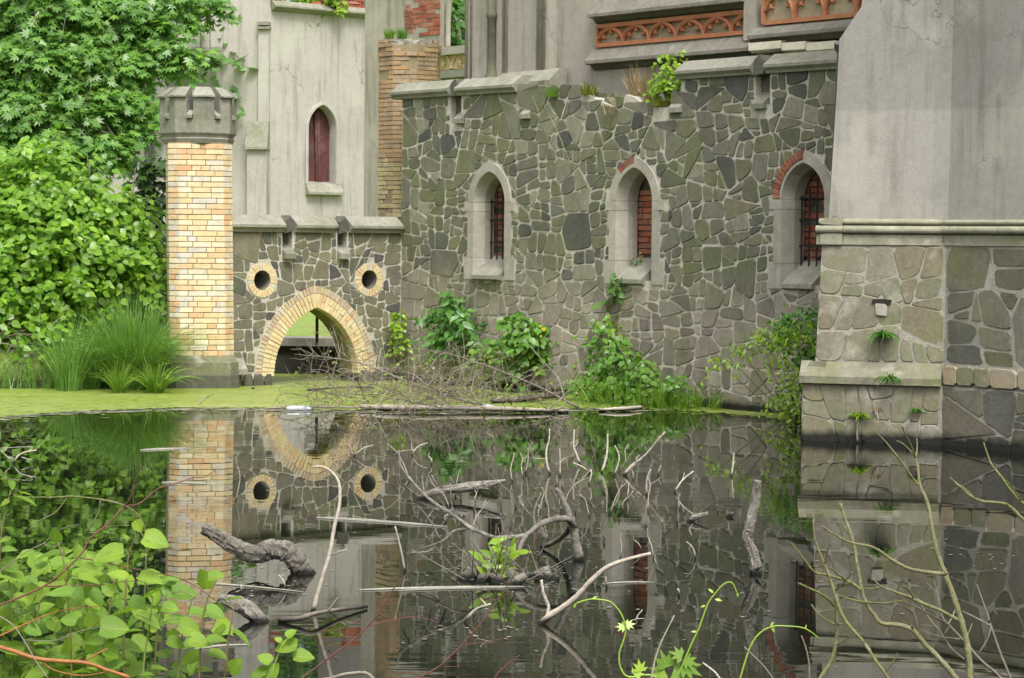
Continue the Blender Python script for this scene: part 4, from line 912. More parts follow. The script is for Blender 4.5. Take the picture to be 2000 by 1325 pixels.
# corner colonnette with canopy
uc_ = GC.uv(724, 60)[0]; col_ = lambda y: GC.uv(724, y)[1]
mb = MB(); prof = [(212, .02), (205, .10), (192, .14), (190, .08), (185, .10), (165, .13), (140, .15), (136, .15), (134, .05), (122, .09), (116, .06), (110, .07), (20, .085), (-60, .085)]
mb.tube([GC.P(uc_, col_(y), .12) for y, r in prof], [r for y, r in prof], 9); mb.build('corner_colonnette', M['coping'], gt, True)
mb = MB().box(GC, uR_, uR_+.8, .3, 11.5, -2.2, -.06); mb.build('side_wall', M['farstucco'], gt)
for x, r in ((284, .07), (290, .035), (296, .03)):
    p0, p1 = gd.uv(x-4, 0, .15), gd.uv(x+4, 520, .15)
    tag(MB().tube(spline([gd.P(p0[0], 9.5, .12), gd.P(p0[0]+.05, 7, .12), gd.P(p1[0], 3, .12), gd.P(p1[0], .5, .12)]), r, 6).build('drainpipe', M['lead']), 'dark vertical pipe running down the ruin tower behind the maple', 'pipe', 'pipes on the ruin tower')
# ================================================================== LEDGE behind the arch
LF = Frame((-5.2, 33.75), ang=math.radians(-3)); 
led = thing('concrete_ledge', LF.P(1.6, 0), 'low concrete bank edging seen through the brick arch', 'ledge')
MB().box(LF, 0, 3.2, -.6, .40, -.1, -.5).build('ledge_face', M['weedwall'], led); MB().box(LF, 0, 3.2, .405, .52, .0, -1.3).build('ledge_slab', M['concrete'], led)
p_ = wat(619, 671, .52); tag(MB().tube([(p_[0], p_[1], .5), (p_[0], p_[1], 1.15)], .022, 6).build('iron_post', M['iron']), 'thin iron post on the concrete edging behind the arch', 'post')
# ================================================================== PLANTS: helpers
def ovate(wd=.34, fold=.05, droop=.10):
    V = np.array([(0, 0, 0), (-wd, .32, fold), (-wd*.8, .62, fold-.03), (0, 1, -droop), (wd*.8, .62, fold-.03), (wd, .32, fold), (0, .33, 0), (0, .64, -.03)])
    T = np.array([(0, 6, 1), (1, 6, 7), (1, 7, 2), (2, 7, 3), (0, 5, 6), (5, 7, 6), (5, 4, 7), (4, 3, 7)]); return V, T
def palmate():
    a = [(-100, .45), (-62, .62), (-45, .42), (-20, .85), (0, .5), (8, 1.05), (90, .4)]
    ang = [-70, -48, -34, -20, 0, 20, 34, 48, 70]; rad = [.55, .62, .42, .9, .55, 1.0, .55, .9, .42]
    ang = [-95, -70, -50, -35, -17, 0, 17, 35, 50, 70, 95]; rad = [.38, .72, .42, .95, .55, 1.08, .55, .95, .42, .72, .38]
    V = [(0, 0, 0)]+[(r*math.sin(math.radians(t)), r*math.cos(math.radians(t)), -.10*r*r) for t, r in zip(ang, rad)]
    return np.array(V), np.array([(0, i+1, i) for i in range(1, len(ang))])
OV, NAR, PAL, ROUND = ovate(), ovate(.2, .03, .12), palmate(), ovate(.46, .04, .08)
def unit(v): return v/(np.linalg.norm(v, axis=-1, keepdims=True)+1e-9)
def leaves(name, base, pos, axis, nrm, size, mat, parent=None, kind='stuff'):
    bV, bT = base; axis = unit(axis); nrm = unit(nrm-axis*np.sum(nrm*axis, 1, keepdims=True)); side = np.cross(axis, nrm)
    s = np.asarray(size).reshape(-1, 1, 1)
    V = pos[:, None, :]+s*(bV[None, :, 0:1]*side[:, None, :]+bV[None, :, 1:2]*axis[:, None, :]+bV[None, :, 2:3]*nrm[:, None, :])
    n, k = len(pos), len(bV); T = (bT[None]+np.arange(n)[:, None, None]*k).reshape(-1, 3)
    o = npmesh(name, V.reshape(-1, 3), T, mat, parent)
    if kind: o['kind'] = kind
    return o
def randu(n, k=3): return unit(rng.normal(size=(n, k)))
def blobcloud(blobs, dens, size, depthr=1.0, per=7, spr=.35, up=(0, -.35, .8), shell=True):
    """leaf sprays through ellipsoids; blob = (px, py, radius px, distance)"""
    P, A, N, S = [], [], [], []
    for x, y, r, Y in blobs:
        c = atd(x, y, Y); R = r*Y/FPX; n = max(3, int(dens*(r/60)**2*10/per))
        d = randu(n); rad = R*(rng.uniform(.35, 1, n)**.5 if shell else rng.uniform(0, 1, n)**.4)
        q = c+d*rad[:, None]*np.array([1, depthr, .9])
        ax = unit(d*np.array([1, .6, .1])+np.array([0, 0, -.35])+rng.normal(size=(n, 3))*.45)
        for i in range(n):
            L = spr*rng.uniform(.5, 1.3); t = np.linspace(0, 1, per)[:, None]
            pts = q[i]+ax[i]*L*t+np.array([0, 0, -.25*L])*t*t+rng.normal(size=(per, 3))*.03
            sd = unit(np.cross(ax[i], [0, 0, 1.])+1e-6); alt = np.where(np.arange(per) % 2, 1., -1.)[:, None]
            P.append(pts); A.append(ax[i]*.55+sd*alt*.8+np.array([0, 0, -.35])+rng.normal(size=(per, 3))*.25)
            N.append(np.array(up)+d[i]*.35+rng.normal(size=(per, 3))*.28); S.append(size*rng.uniform(.65, 1.2, per))
    return np.concatenate(P), np.concatenate(A), np.concatenate(N), np.concatenate(S)
def blades(name, base, n, L, rad, wid, mat, parent=None, droop=.5, spread=.6, seg=7, up=1., pw=1.3):
    a = rng.uniform(0, 2*math.pi, n); r0_ = rad*np.sqrt(rng.uniform(0, 1, n)); ln = L*rng.uniform(.55, 1.1, n)
    base = np.asarray(base, float)
    p0 = np.broadcast_to(base, (n, 3))+np.stack([r0_*np.cos(a), r0_*np.sin(a), 0*a], 1)
    a2 = a+rng.normal(size=n)*.6; out = np.stack([np.cos(a2), np.sin(a2), 0*a2], 1); lean = spread*rng.uniform(.1, 1., n)
    t = np.linspace(0, 1, seg)[None, :, None]
    C = p0[:, None]+ln[:, None, None]*(out[:, None]*(lean[:, None, None]*t**pw)+np.array([0, 0, 1.])*(up*t-droop*lean[:, None, None]*t**2.6))
    sd = np.stack([-np.sin(a2), np.cos(a2), 0*a2], 1)+rng.normal(size=(n, 3))*.5; sd = unit(sd)[:, None]*(wid*(1-t**2*.95))
    V = np.stack([C-sd, C+sd], 2).reshape(-1, 3); k = seg*2
    T = np.array([(2*i, 2*i+1, 2*i+3, 2*i+2) for i in range(seg-1)]); T = (T[None]+np.arange(n)[:, None, None]*k).reshape(-1, 4)
    o = npmesh(name, V, T, mat, parent); return o
def pt(x, y, Y): return atd(x, y, Y)
def limb(mb, P, ra, rb, sides=6, n=5, jit=.12):
    S = spline(P, n); k = len(S); mb.tube(S, np.linspace(ra, rb, k), sides, jit); return S
def twigs(mb, S, n, L, r, depth=1, up=.25, Rn=random, lo=.15):
    for i in range(n):
        k = int(Rn.uniform(lo, .98)*(len(S)-1)); p = np.array(S[k]); t = np.array(S[min(k+1, len(S)-1)])-np.array(S[max(k-1, 0)]); t = t/(np.linalg.norm(t)+1e-9)
        d = unit(t*Rn.uniform(.3, 1.)+np.array([Rn.gauss(0, .6), Rn.gauss(0, .6), Rn.gauss(up, .5)])); l = L*Rn.uniform(.35, 1.1)
        q = [p, p+d*l*.4+np.array([Rn.gauss(0, .05*l) for _ in range(3)]), p+d*l*.75+np.array([Rn.gauss(0, .1*l) for _ in range(3)]), p+d*l+np.array([Rn.gauss(0, .14*l) for _ in range(3)])]
        s2 = spline(q, 3); mb.tube(s2, np.linspace(r, r*.35, len(s2)), 4)
        if depth > 1: twigs(mb, s2, 3, l*.5, r*.6, depth-1, up, Rn)
# ------------------------------------------------------------------ maple over the left bank
mp = thing('maple_tree', (-9.6, 38.5, .5), 'leafy green maple tree hanging over the bank beside the pillar', 'tree')
mb = MB(); tr0 = np.array([-9.4, 38.5, .3])
trunk = limb(mb, [tr0, tr0+[.1, 0, 2], tr0+[.4, -.1, 4], tr0+[.3, 0, 6.5]], .24, .12, 9); mb.build('trunk', M['bark'], mp, True)
mb = MB()
for tx, ty, Y in ((420, 30, 39), (430, 120, 38), (300, 200, 37.5), (60, 60, 38), (-20, 200, 37.5), (210, 260, 37), (120, 120, 37.2), (330, 60, 39), (260, 320, 37)):
    e = pt(tx, ty, Y); s = np.array(trunk[random.randint(6, 14)]); mid = (s+e)/2+np.array([0, 0, .5]); S = limb(mb, [s, mid, e], .07, .012, 6); twigs(mb, S, 8, .9, .014, 1)
mb.build('limbs', M['bark'], mp, True)
bl = [(-10, 30, 90, 38.3), (60, 20, 85, 38), (140, 30, 85, 38.2), (220, 30, 75, 38.4), (290, 20, 55, 38.6), (340, 10, 45, 38.8), (400, 8, 36, 39), (435, 8, 14, 39), (-20, 130, 95, 37.9), (70, 120, 90, 37.6), (160, 120, 85, 37.8), (235, 130, 60, 38), (300, 70, 45, 38.3), (330, 100, 32, 38.2), (365, 112, 24, 38), (395, 112, 20, 38), (412, 116, 13, 38), (290, 120, 36, 38.1), (-20, 220, 90, 37.5), (60, 215, 85, 37.3), (150, 220, 80, 37.4), (225, 215, 55, 37.6), (262, 195, 40, 37.7), (250, 260, 42, 37.5), (290, 215, 22, 37.6), (296, 250, 14, 37.5), (200, 290, 55, 37.2), (30, 290, 60, 37.1), (110, 285, 60, 37.1), (350, 40, 30, 38.7)]
P, A, N, S = blobcloud([(x, y, r*(.80 if x < 240 else .72), Y) for x, y, r, Y in bl], 120, .135, 1.1, 6, .26, up=(0, -.45, .75))
leaves('crown', PAL, P, A, N, S, M['maple'], mp)
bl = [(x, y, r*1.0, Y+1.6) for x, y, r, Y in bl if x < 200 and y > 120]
P, A, N, S = blobcloud(bl, 40, .22, .7, 6, .4); leaves('inner_crown', PAL, P, A, N, S, M['dark_shade_leaf'], mp)  # dark fill layer, crown's inner shade put into the leaf colour
# young maple beside the pillar
ym = thing('young_maple', pt(300, 740, 34)+np.array([0, 0, .2]), 'slim dark young maple growing up between shrub and brick pillar', 'tree')
mb = MB(); limb(mb, [pt(302, 735, 34), pt(296, 600, 34), pt(304, 450, 34), pt(300, 320, 34)], .035, .012); mb.build('trunk', M['greytwig'], ym, True)
bl = [(300, 335, 28, 34), (315, 310, 14, 33.8), (285, 385, 26, 34), (312, 400, 20, 33.9), (300, 450, 28, 34), (318, 470, 14, 33.8), (295, 510, 32, 34), (318, 545, 18, 33.8), (290, 570, 36, 34), (320, 600, 22, 33.9), (270, 480, 36, 34.2), (260, 560, 45, 34.2), (300, 630, 36, 33.8), (235, 600, 50, 34.2)]
P, A, N, S = blobcloud(bl, 66, .15, 1., 5, .3); leaves('crown', PAL, P, A, N, S, M['dark_shade_leaf'], ym)
# knotweed thicket on the bank
kn = thing('knotweed_shrub', pt(120, 745, 31.5), 'large bright green knotweed shrub with arching leafy canes on the bank', 'shrub')
mb = MB()
for i in range(26):
    bx = random.uniform(-30, 260); tx = bx+random.uniform(-60, 90); ty = random.uniform(300, 600); limb(mb, [pt(bx, 755, 31.4), pt((bx+tx)/2, (755+ty)/2-40, 31.4), pt(tx, ty, 31+random.uniform(-.6, .6))], .016, .005, 5)
mb.build('canes', M['greytwig'], kn, True)
bl = [(10, 330, 55, 31.4), (80, 330, 50, 31.3), (130, 350, 40, 31.3), (-10, 420, 70, 31), (70, 410, 70, 30.9), (150, 410, 60, 31), (215, 400, 50, 31.2), (255, 430, 42, 31.3), (0, 500, 70, 30.7), (80, 490, 70, 30.7), (160, 480, 65, 30.8), (230, 490, 50, 31), (275, 480, 26, 31.1), (20, 570, 60, 30.5), (70, 600, 40, 30.4), (130, 560, 55, 30.6), (200, 560, 45, 30.9), (50, 280, 22, 31.4), (20, 640, 35, 30.4), (245, 540, 30, 31)]
P, A, N, S = blobcloud(bl, 74, .13, .8, 9, .6, up=(0, -.55, .7)); leaves('foliage', OV, P, A, N, S, M['knot'], kn)
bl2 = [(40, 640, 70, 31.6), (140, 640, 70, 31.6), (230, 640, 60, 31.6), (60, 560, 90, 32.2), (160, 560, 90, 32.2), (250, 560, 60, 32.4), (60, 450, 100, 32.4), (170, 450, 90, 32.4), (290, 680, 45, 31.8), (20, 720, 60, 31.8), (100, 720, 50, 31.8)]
P, A, N, S = blobcloud(bl2, 40, .15, .6, 7, .5); leaves('inner_foliage', OV, P, A, N, S, M['dark_shade_leaf'], kn)  # shaded underside of the shrub painted with darker leaves
mb = MB()
for i in range(120):
    x, y = random.uniform(-20, 110), random.uniform(620, 770); Y = random.uniform(29.8, 31); a = pt(x, y, Y); d = np.array([random.gauss(.3, .6), random.gauss(0, .3), random.gauss(.15, .35)])*random.uniform(.3, .8)
    s = spline([a, a+d*.5+[0, 0, .05], a+d], 3); mb.tube(s, np.linspace(.009, .003, len(s)), 4)
tag(mb.build('dead_stems', M['brush']), 'tangle of dry brown dead stems under the knotweed shrub', 'dead stems', kind='stuff')
# sedge and reeds
def clump(name, label, x, y, n, L, rad, wid, mat, droop, spread, dz=0., up=1., group=None):
    b = wat(x, y); b[2] = dz; o = blades(name, b, n, L, rad, wid, M[mat], None, droop, spread, up=up); tag(o, label, 'grass', group); return o
clump('sedge_clump', 'big fountain shaped dark green sedge clump beside the pillar foot', 262, 761, 2300, 1.45, .2, .0046, 'sedge', .75, .8, -.03, 1.0)
clump('sedge_clump', 'low arching sedge tuft in front of the knotweed shrub', 175, 760, 600, 1.35, .12, .0045, 'sedge', .75, .85, -.03, .95)
clump('reed_clump', 'yellow green reed tuft at the duckweed edge', 232, 768, 150, .66, .06, .006, 'reed', .6, .9, -.02, .9)
clump('reed_clump', 'lime green reed tuft leaning toward the pillar foot', 305, 768, 220, .75, .08, .006, 'reed', .7, 1.0, -.02, .85)
clump('reed_clump', 'upright grey green reeds beside dry stems', 135, 764, 200, 1.1, .16, .0055, 'sedge', .4, .7)
clump('sedge_clump', 'dark sedge tuft leaning against the left side of the pillar foot', 335, 752, 500, 1.15, .12, .0045, 'sedge', .7, .95, .0, .9)
clump('reed_stalk', 'single tall upright reed stalk cluster before the knotweed', 113, 760, 12, .95, .05, .008, 'reed', .05, .12)
b = MB()
nb_ = 2600; bx_ = rng.uniform(-12, -4.75, nb_); by_ = np.interp(bx_, [-12, -8.5, -6.5, -5.1, -4.7], [28.75, 29.3, 29.65, 30.05, 30.2])+rng.exponential(.22, nb_); bz_ = np.clip((by_-np.interp(bx_, [-12, -8.5, -6.5, -5.1], [28.8, 29.4, 29.75, 30.25]))*.6, 0, .4)
cl_ = .5+.5*np.sin(bx_*5.1)*np.sin(bx_*1.7+1); o = blades('bank_grass', np.stack([bx_, by_, bz_], 1), nb_, .55, .05, .0045, M['sedge'], None, .7, .9); tag(o, 'tangled grass along the muddy left bank edge', 'grass', kind='stuff')
# ------------------------------------------------------------------ plants on and before the walls
def wallplant(name, label, blobs, mat, size, dens, base=OV, stem=None, per=6, spr=.22, w=.22, cat='plant', group=None, up=(0, -.6, .7)):
    x0, y0, r0_ = blobs[0]
    bb = []
    for x, y, r in blobs:
        u, z = W2.uv(x, y, w) if x > 783 else W1.uv(x, y, w); f = W2 if x > 783 else W1; bb.append((x, y, r, f.P(u, z, w)[1]))
    bx, by = stem if stem else (x0, max(b_[1]+b_[2] for b_ in blobs))
    t = thing(name, pt(bx, by, bb[0][3]), label, cat, group); mb = MB()
    for x, y, r, Y in bb:
        S_ = limb(mb, [pt(bx, by, bb[0][3]+.08), pt((bx+x)/2+random.uniform(-8, 8), (by+y)/2, Y), pt(x, y-r*.7, Y)], .010, .004, 5); twigs(mb, S_, 4, r*Y/FPX, .004)
    mb.build('stems', M['mosstwig'], t)
    P, A, N, S = blobcloud(bb, dens, size, .8, per, spr, up); leaves('foliage', base, P, A, N, S, M[mat], t); return t
wallplant('elder_bush', 'dark green elder bush growing at the wall foot beside the arch', [(885, 600, 24), (865, 635, 22), (903, 630, 22), (880, 655, 24), (912, 662, 18), (890, 578, 12), (852, 605, 12)], 'mid', .15, 75, NAR, (888, 735))
wallplant('leafy_shrub', 'mid green shrub with small yellow flowers under the first lancet', [(1005, 630, 22), (1035, 645, 24), (1000, 665, 22), (1025, 690, 26), (1005, 712, 18), (1042, 675, 20)], 'nettle', .12, 80, OV, (1015, 770))
wallplant('leafy_shrub', 'narrow yellow green shrub left of the flowering shrub', [(948, 685, 15), (943, 710, 14), (962, 692, 14), (955, 725, 13)], 'reed', .10, 70, OV, (955, 770))
wallplant('bramble_thicket', 'broad low thicket of nettle and bramble under the second lancet', [(1185, 670, 22), (1215, 700, 26), (1175, 715, 28), (1250, 725, 28), (1150, 750, 26), (1205, 750, 34), (1265, 765, 34), (1300, 750, 24), (1318, 780, 22), (1235, 785, 30), (1170, 780, 28), (1180, 635, 12)], 'nettle', .095, 80, OV, (1230, 795), w=.4)
wallplant('willow_sapling', 'bright lime willow sapling rising at the tower corner', [(1500, 650, 18), (1470, 668, 14), (1440, 680, 11), (1530, 660, 20), (1560, 640, 20), (1530, 705, 15), (1545, 745, 18), (1560, 775, 22), (1575, 720, 12), (1545, 800, 20), (1515, 775, 13), (1390, 700, 8), (1420, 700, 7)], 'lime', .07, 110, NAR, (1562, 845), w=.9)
wallplant('dark_sapling', 'dark green sapling behind the willow at the tower corner', [(1560, 620, 26), (1580, 660, 24), (1545, 640, 22), (1585, 700, 18)], 'mid', .09, 70, OV, (1575, 800), w=.5)
wallplant('seedling', 'thin yellow green seedling in the corner of the two walls', [(780, 615, 9), (778, 640, 11), (782, 665, 9), (775, 685, 8)], 'lime', .08, 160, OV, (779, 715), spr=.1, per=4)
wallplant('birch_sapling', 'bright green birch sapling growing on the broken wall top', [(1312, 115, 14), (1318, 135, 16), (1310, 155, 20), (1295, 170, 20), (1318, 172, 18), (1285, 160, 10)], 'lime', .07, 120, OV, (1300, 200), w=-.15, spr=.14)
wallplant('vine_sprig', 'small vine sprig on the wall below the second sill', [(1197, 573, 9), (1208, 548, 8), (1188, 590, 5)], 'mid', .10, 120, OV, (1190, 610), spr=.08, per=3, w=.08)
wallplant('shoot', 'leafy shoot climbing above the bramble thicket', [(1192, 622, 9), (1186, 645, 10), (1200, 640, 7)], 'lime', .085, 120, OV, (1190, 690), spr=.08, per=3, w=.12)
wallplant('sprig', 'tiny fern sprig on the second lancet sill', [(1246, 510, 7)], 'mid', .05, 200, OV, (1246, 520), spr=.05, per=3, w=-.2)
mb = MB(); 
for i in range(5):
    x, y = random.gauss(1058, 6), random.gauss(646, 5); u, z = W2.uv(x, y, .5); c = np.array(W2.P(u, z, .5)); V = [c+np.array([.014*math.cos(k*1.05), -.01, .014*math.sin(k*1.05)]) for k in range(6)]; mb.add(V, [tuple(range(6))])
tag(mb.build('yellow_flowers', M['yellowflower']), 'cluster of tiny yellow flowers on the shrub under the first lancet', 'flowers', kind='stuff')
def ta(x, y, w): u, z = TA.uv(x, y, w); return np.array(TA.P(u, z, w))
for x, y, n, L, lb, mt in ((1724, 655, 160, .20, 'hanging green fern tuft below the putlog hole', 'mid'), (1738, 738, 120, .18, 'fern tuft growing on the plinth ledge', 'mid'), (1676, 812, 90, .17, 'bright fern tuft just above the waterline', 'lime'), (1790, 800, 60, .10, 'small fern tuft in a cracked tower block', 'mid')):
    c = ta(x, y, .02); o = blades('fern_tuft', c-np.array([0, 0, .02]), n, L, .03, .010, M[mt], None, .9, 1.1, up=.6); tag(o, lb, 'fern')
o = blades('dry_grass_tuft', ta(1712, 800, .02), 40, .25, .02, .003, M['dry'], None, 1.6, .9, up=.2); tag(o, 'pale dry grass hanging on the tower base', 'grass')
mb = MB(); limb(mb, [ta(1675, 862, .06), ta(1674, 840, .05), ta(1677, 815, .02)], .012, .008); tag(mb.build('dead_twig', M['bark']), 'short brown stem under the bright fern at the tower foot', 'stem')
def topplant(lb, x, y, n, L, mat, w=-.15, wid=.004, droop=.4, spread=.6, nm='grass_tuft'):
    u, z = W2.uv(x, y, w); o = blades(nm, W2.P(u, z, w), n, L, .1, wid, M[mat], None, droop, spread); tag(o, lb, 'grass')
topplant('dry straw tuft on the broken wall top beside the birch sapling', 1245, 188, 150, .42, 'dry'); topplant('green weed tuft on the broken wall top near the coping end', 1082, 190, 90, .2, 'reed', .02, .007, .7)
topplant('mossy weed tuft in the middle of the broken wall top', 1150, 186, 130, .18, 'moss', .0, .007, .6); topplant('dry grass tuft hanging from the broken wall top', 1195, 225, 60, .22, 'dry', .03, .004, .9)
topplant('long grass beside the birch sapling on the wall top', 1270, 200, 120, .32, 'dry'); topplant('mossy tuft under the birch sapling', 1290, 208, 160, .12, 'moss', .0, .008, .6)
for x, lb in ((760, 'green weed tuft on top of the brick turret'), (785, 'yellowish weed tuft on top of the brick turret')):
    p = pt(x, 76, 33.2); tag(blades('grass_tuft', p, 80, .2, .07, .006, M['reed' if x < 770 else 'mid'], None, .5, .7), lb, 'grass')
p0 = GC.P(GC.uv(625, 10)[0], ztop+.2, -.1); tag(leaves('ivy_mat', OV, *(lambda c: (c[0], c[1], c[2], c[3]))(blobcloud([(600, 4, 14, p0[1]), (630, 4, 18, p0[1]), (650, 8, 12, p0[1]), (660, 4, 10, p0[1])], 120, .16, .6, 5, .2)), M['lime']), 'green creeper on the broken cornice of the ruin tower', 'creeper')
# weeds along the gate wall foot
for x, y, n, lb in ((588, 715, 8, 'weed tuft on the pillar foot shoulder'),):
    pass
# trailing stalks on the rubble wall
for k, P_ in enumerate([[(1040, 190), (1058, 235), (1075, 290), (1095, 330)], [(1200, 195), (1190, 250), (1160, 300), (1090, 330)], [(1180, 640), (1210, 610), (1240, 590)], [(1331, 590), (1332, 640), (1336, 700)], [(1060, 200), (1090, 260), (1120, 330), (1160, 380)]]):
    mb = MB(); q_ = [W2.P(*W2.uv(x, y, .035), .035) for x, y in P_]; S_ = limb(mb, q_, .0035, .002, 4); twigs(mb, S_, 14, .3, .002); tag(mb.build('dry_vine', M['moss']), 'thin dry vine stalk trailing over the rubble stones', 'vine', 'dry vines on the rubble wall')
# ------------------------------------------------------------------ trees far behind
def fartree(name, label, x, y, Y, r, n, mat='back'):
    c = atd(x, y, Y); t = thing(name, (c[0], c[1], .5), label, 'tree', 'trees behind the castle'); mb = MB()
    S_ = limb(mb, [(c[0], c[1], .4), (c[0]+.2, c[1], c[2]*.5), (c[0], c[1], c[2]+r*.3)], .3, .06, 8); twigs(mb, S_, 16, r*.9, .06, 2); mb.build('trunk', M['bark'], t)
    bl_ = [(x+random.gauss(0, r*.5)*FPX/Y, y-random.gauss(0, r*.5)*FPX/Y, r*.42*FPX/Y, Y+random.gauss(0, r*.4)) for _ in range(16)]
    P, A, N, S = blobcloud(bl_, n, .3, 1., 6, .6); leaves('crown', OV, P, A, N, S, M[mat], t)
fartree('broadleaf_tree', 'broad green tree seen through the empty traceried window', 890, 30, 70, 4.5, 26); fartree('broadleaf_tree', 'green tree standing behind the ruin tower', 700, -40, 75, 2.2, 30)
fartree('broadleaf_tree', 'tall green tree behind the maple on the bank', 60, 150, 60, 5.5, 22)
# ------------------------------------------------------------------ brushwood before the walls
def bpt(x, y, f): return pt(x, y, f)
def branch(name, label, P_, ra, rb, mat, ntw=0, L=.3, depth=1, group=None, cat='branch', extra=(), sides=7, jit=.15, up=.25, n=5):
    base = P_[0]; t = thing(name, base, label, cat, group); mb = MB(); S_ = limb(mb, P_, ra, rb, sides, n, jit); mb.build('stem', M[mat], t, True)
    for e in extra:
        m2 = MB(); S2 = limb(m2, e[0], e[1], e[2], 5, n, jit); m2.build('side_branch', M[mat], t, True)
    if ntw: m3 = MB(); twigs(m3, S_, ntw, L, ra*.3, depth, up); tag(m3.build('twigs', M[mat], t), kind='stuff')
    return t
def dW(x, y): return float(wat(x, y)[1])
branch('fallen_branch', 'long grey fallen branch sloping from the water up across the arch', [pt(985, 801, 27.0), pt(880, 775, 27.6), pt(800, 747, 28.1), pt(720, 715, 28.7), pt(650, 700, 29.1), pt(575, 692, 29.6)], .018, .004, 'greytwig', 26, .55, 2)
branch('fallen_branch', 'grey fallen branch leaning toward the first lancet', [pt(1130, 797, 27.2), pt(1050, 755, 27.8), pt(950, 715, 28.6), pt(870, 690, 29.2), pt(800, 680, 29.8)], .017, .004, 'greytwig', 22, .5, 2)
branch('fallen_branch', 'thin bent branch standing in front of the flowering shrub', [pt(1105, 790, 27.3), pt(1090, 740, 27.6), pt(1060, 705, 27.8), pt(1025, 665, 28)], .010, .004, 'greytwig', 6, .3)
branch('fallen_branch', 'arched dead branch amid the brushwood by the wall foot', [pt(850, 790, 27.6), pt(820, 740, 28), pt(770, 725, 28.5), pt(690, 735, 29)], .010, .003, 'greytwig', 14, .45, 2)
branch('floating_log', 'pale thin trunk floating along the duckweed edge', [wat(705, 796, .03), wat(800, 797, .05), wat(900, 797, .05), wat(1010, 800, .04), wat(1110, 803, .02)], .04, .022, 'paletwig', 5, .3, 1, cat='log')
branch('floating_log', 'short dark trunk floating below the flowering shrub', [wat(960, 784, .03), wat(1030, 778, .05), wat(1100, 770, .06)], .03, .045, 'greytwig', 3, .25, 1, cat='log')
branch('floating_log', 'small pale stick floating below the bramble thicket', [wat(1170, 801, .02), wat(1215, 799, .03), wat(1252, 797, .02)], .02, .03, 'paletwig', cat='log')
branch('floating_log', 'thin dark stick floating before the arch', [wat(600, 762, .02), wat(660, 757, .03), wat(730, 757, .02)], .012, .012, 'greytwig', 4, .2, cat='log')
branch('floating_log', 'dark twig raft along the duckweed front', [wat(520, 798, .02), wat(600, 795, .03), wat(705, 796, .02)], .012, .012, 'brush', 24, .2, cat='log')
branch('stick', 'small bent twig lying on the duckweed before the pillar', [wat(388, 789, .01), wat(405, 776, .06), wat(418, 770, .14)], .008, .004, 'brush', 2, .1, cat='stick')
branch('stake', 'short dark stake standing in the duckweed', [wat(494, 768, -.05), wat(494, 758, .02)], .02, .02, 'bark', cat='stake')
mb = MB(); Rb = random.Random(31)
for i in range(520):
    x = Rb.triangular(570, 1110, 820); y = Rb.triangular(700, 802, 772); Y = dW(x, max(min(y+Rb.uniform(10, 60), 808), 765)); a = pt(x, y, Y)
    if a[2] < 0: a[2] = .02
    d = np.array([Rb.gauss(0, 1), Rb.gauss(0, .5), Rb.gauss(.15, .45)]); d = d/np.linalg.norm(d)*Rb.uniform(.15, .7)
    s = spline([a, a+d*.5+np.array([Rb.gauss(0, .05) for _ in range(3)]), a+d+np.array([Rb.gauss(0, .08), Rb.gauss(0, .08), Rb.gauss(-.03, .08)])], 3)
    mb.tube(s, np.linspace(Rb.uniform(.003, .006), .002, len(s)), 3)
tag(mb.build('brushwood', M['brush']), 'tangled dry brushwood heaped before the corner of the two walls', 'brushwood', kind='stuff')
n_ = 200; xx = rng.triangular(560, 860, 1180, n_); yy = rng.triangular(680, 765, 800, n_)
P = np.array([pt(x, y, dW(x, max(min(y+25, 808), 768))) for x, y in zip(xx, yy)]); P[:, 2] = np.maximum(P[:, 2], .01)
tag(leaves('dead_leaves', OV, P, randu(n_), randu(n_)+[0, -.3, .6], rng.uniform(.03, .06, n_), M['dry']), 'withered brown leaves caught in the brushwood', 'leaves', kind='stuff')
P2 = P[:200]+rng.normal(size=(200, 3))*.1; tag(leaves('brush_sprouts', OV, P2, randu(200), randu(200)+[0, -.3, .8], rng.uniform(.03, .07, 200), M['reed']), 'sparse green sprouts in the brushwood', 'sprouts', kind='stuff')
for x, lb, mt in ((1340, 'grass growing along the wall foot below the third lancet', 'reed'),):
    u = W2.uv(x, 790, .2)[0]; o = blades('foot_grass', W2.P(u, .0, .25), 500, .35, .55, .005, M[mt], None, .6, .8); tag(o, lb, 'grass', kind='stuff')
u = W2.uv(1245, 780, .4)[0]; tag(blades('nettle_grass', W2.P(u, .0, .4), 260, .6, .75, .006, M['reed'], None, .6, 1.0), 'tall grass at the front of the bramble thicket', 'grass', kind='stuff')
# bottle in the scum
pb = wat(560, 798, .02); bt = thing('plastic_bottle', pb, 'clear plastic bottle lying in the scum before the arch', 'bottle')
Mt, nt_, b_ = nmat('plastic'); b_.inputs['Base Color'].default_value = (.40, .44, .46, 1); b_.inputs['Roughness'].default_value = .25; M['plastic'] = Mt
ax_ = np.array([1, -.1, .0]); zz = [0, .02, .04, .16, .165, .175, .24, .27, .29]; rr = [.028, .034, .035, .035, .031, .035, .035, .018, .013]
mb = MB(); mb.tube([pb+ax_*z for z in zz], rr, 12); mb.build('body', Mt, bt, True); mb = MB(); mb.tube([pb+ax_*.29, pb+ax_*.31], .015, 10); mb.build('cap', M['lead'], bt)
c = wat(950, 801, .02); mb = MB(); V = [c+np.array([.12*math.cos(k)*random.uniform(.6, 1), .05*math.sin(k), random.uniform(0, .06)]) for k in np.linspace(0, 6.28, 10)[:-1]]+[c+np.array([0, 0, .07])]
mb.add(V, [(k, (k+1) % 9, 9) for k in range(9)]); tag(mb.build('plastic_bag', Mt), 'crumpled white plastic bag beside the floating trunk', 'bag')
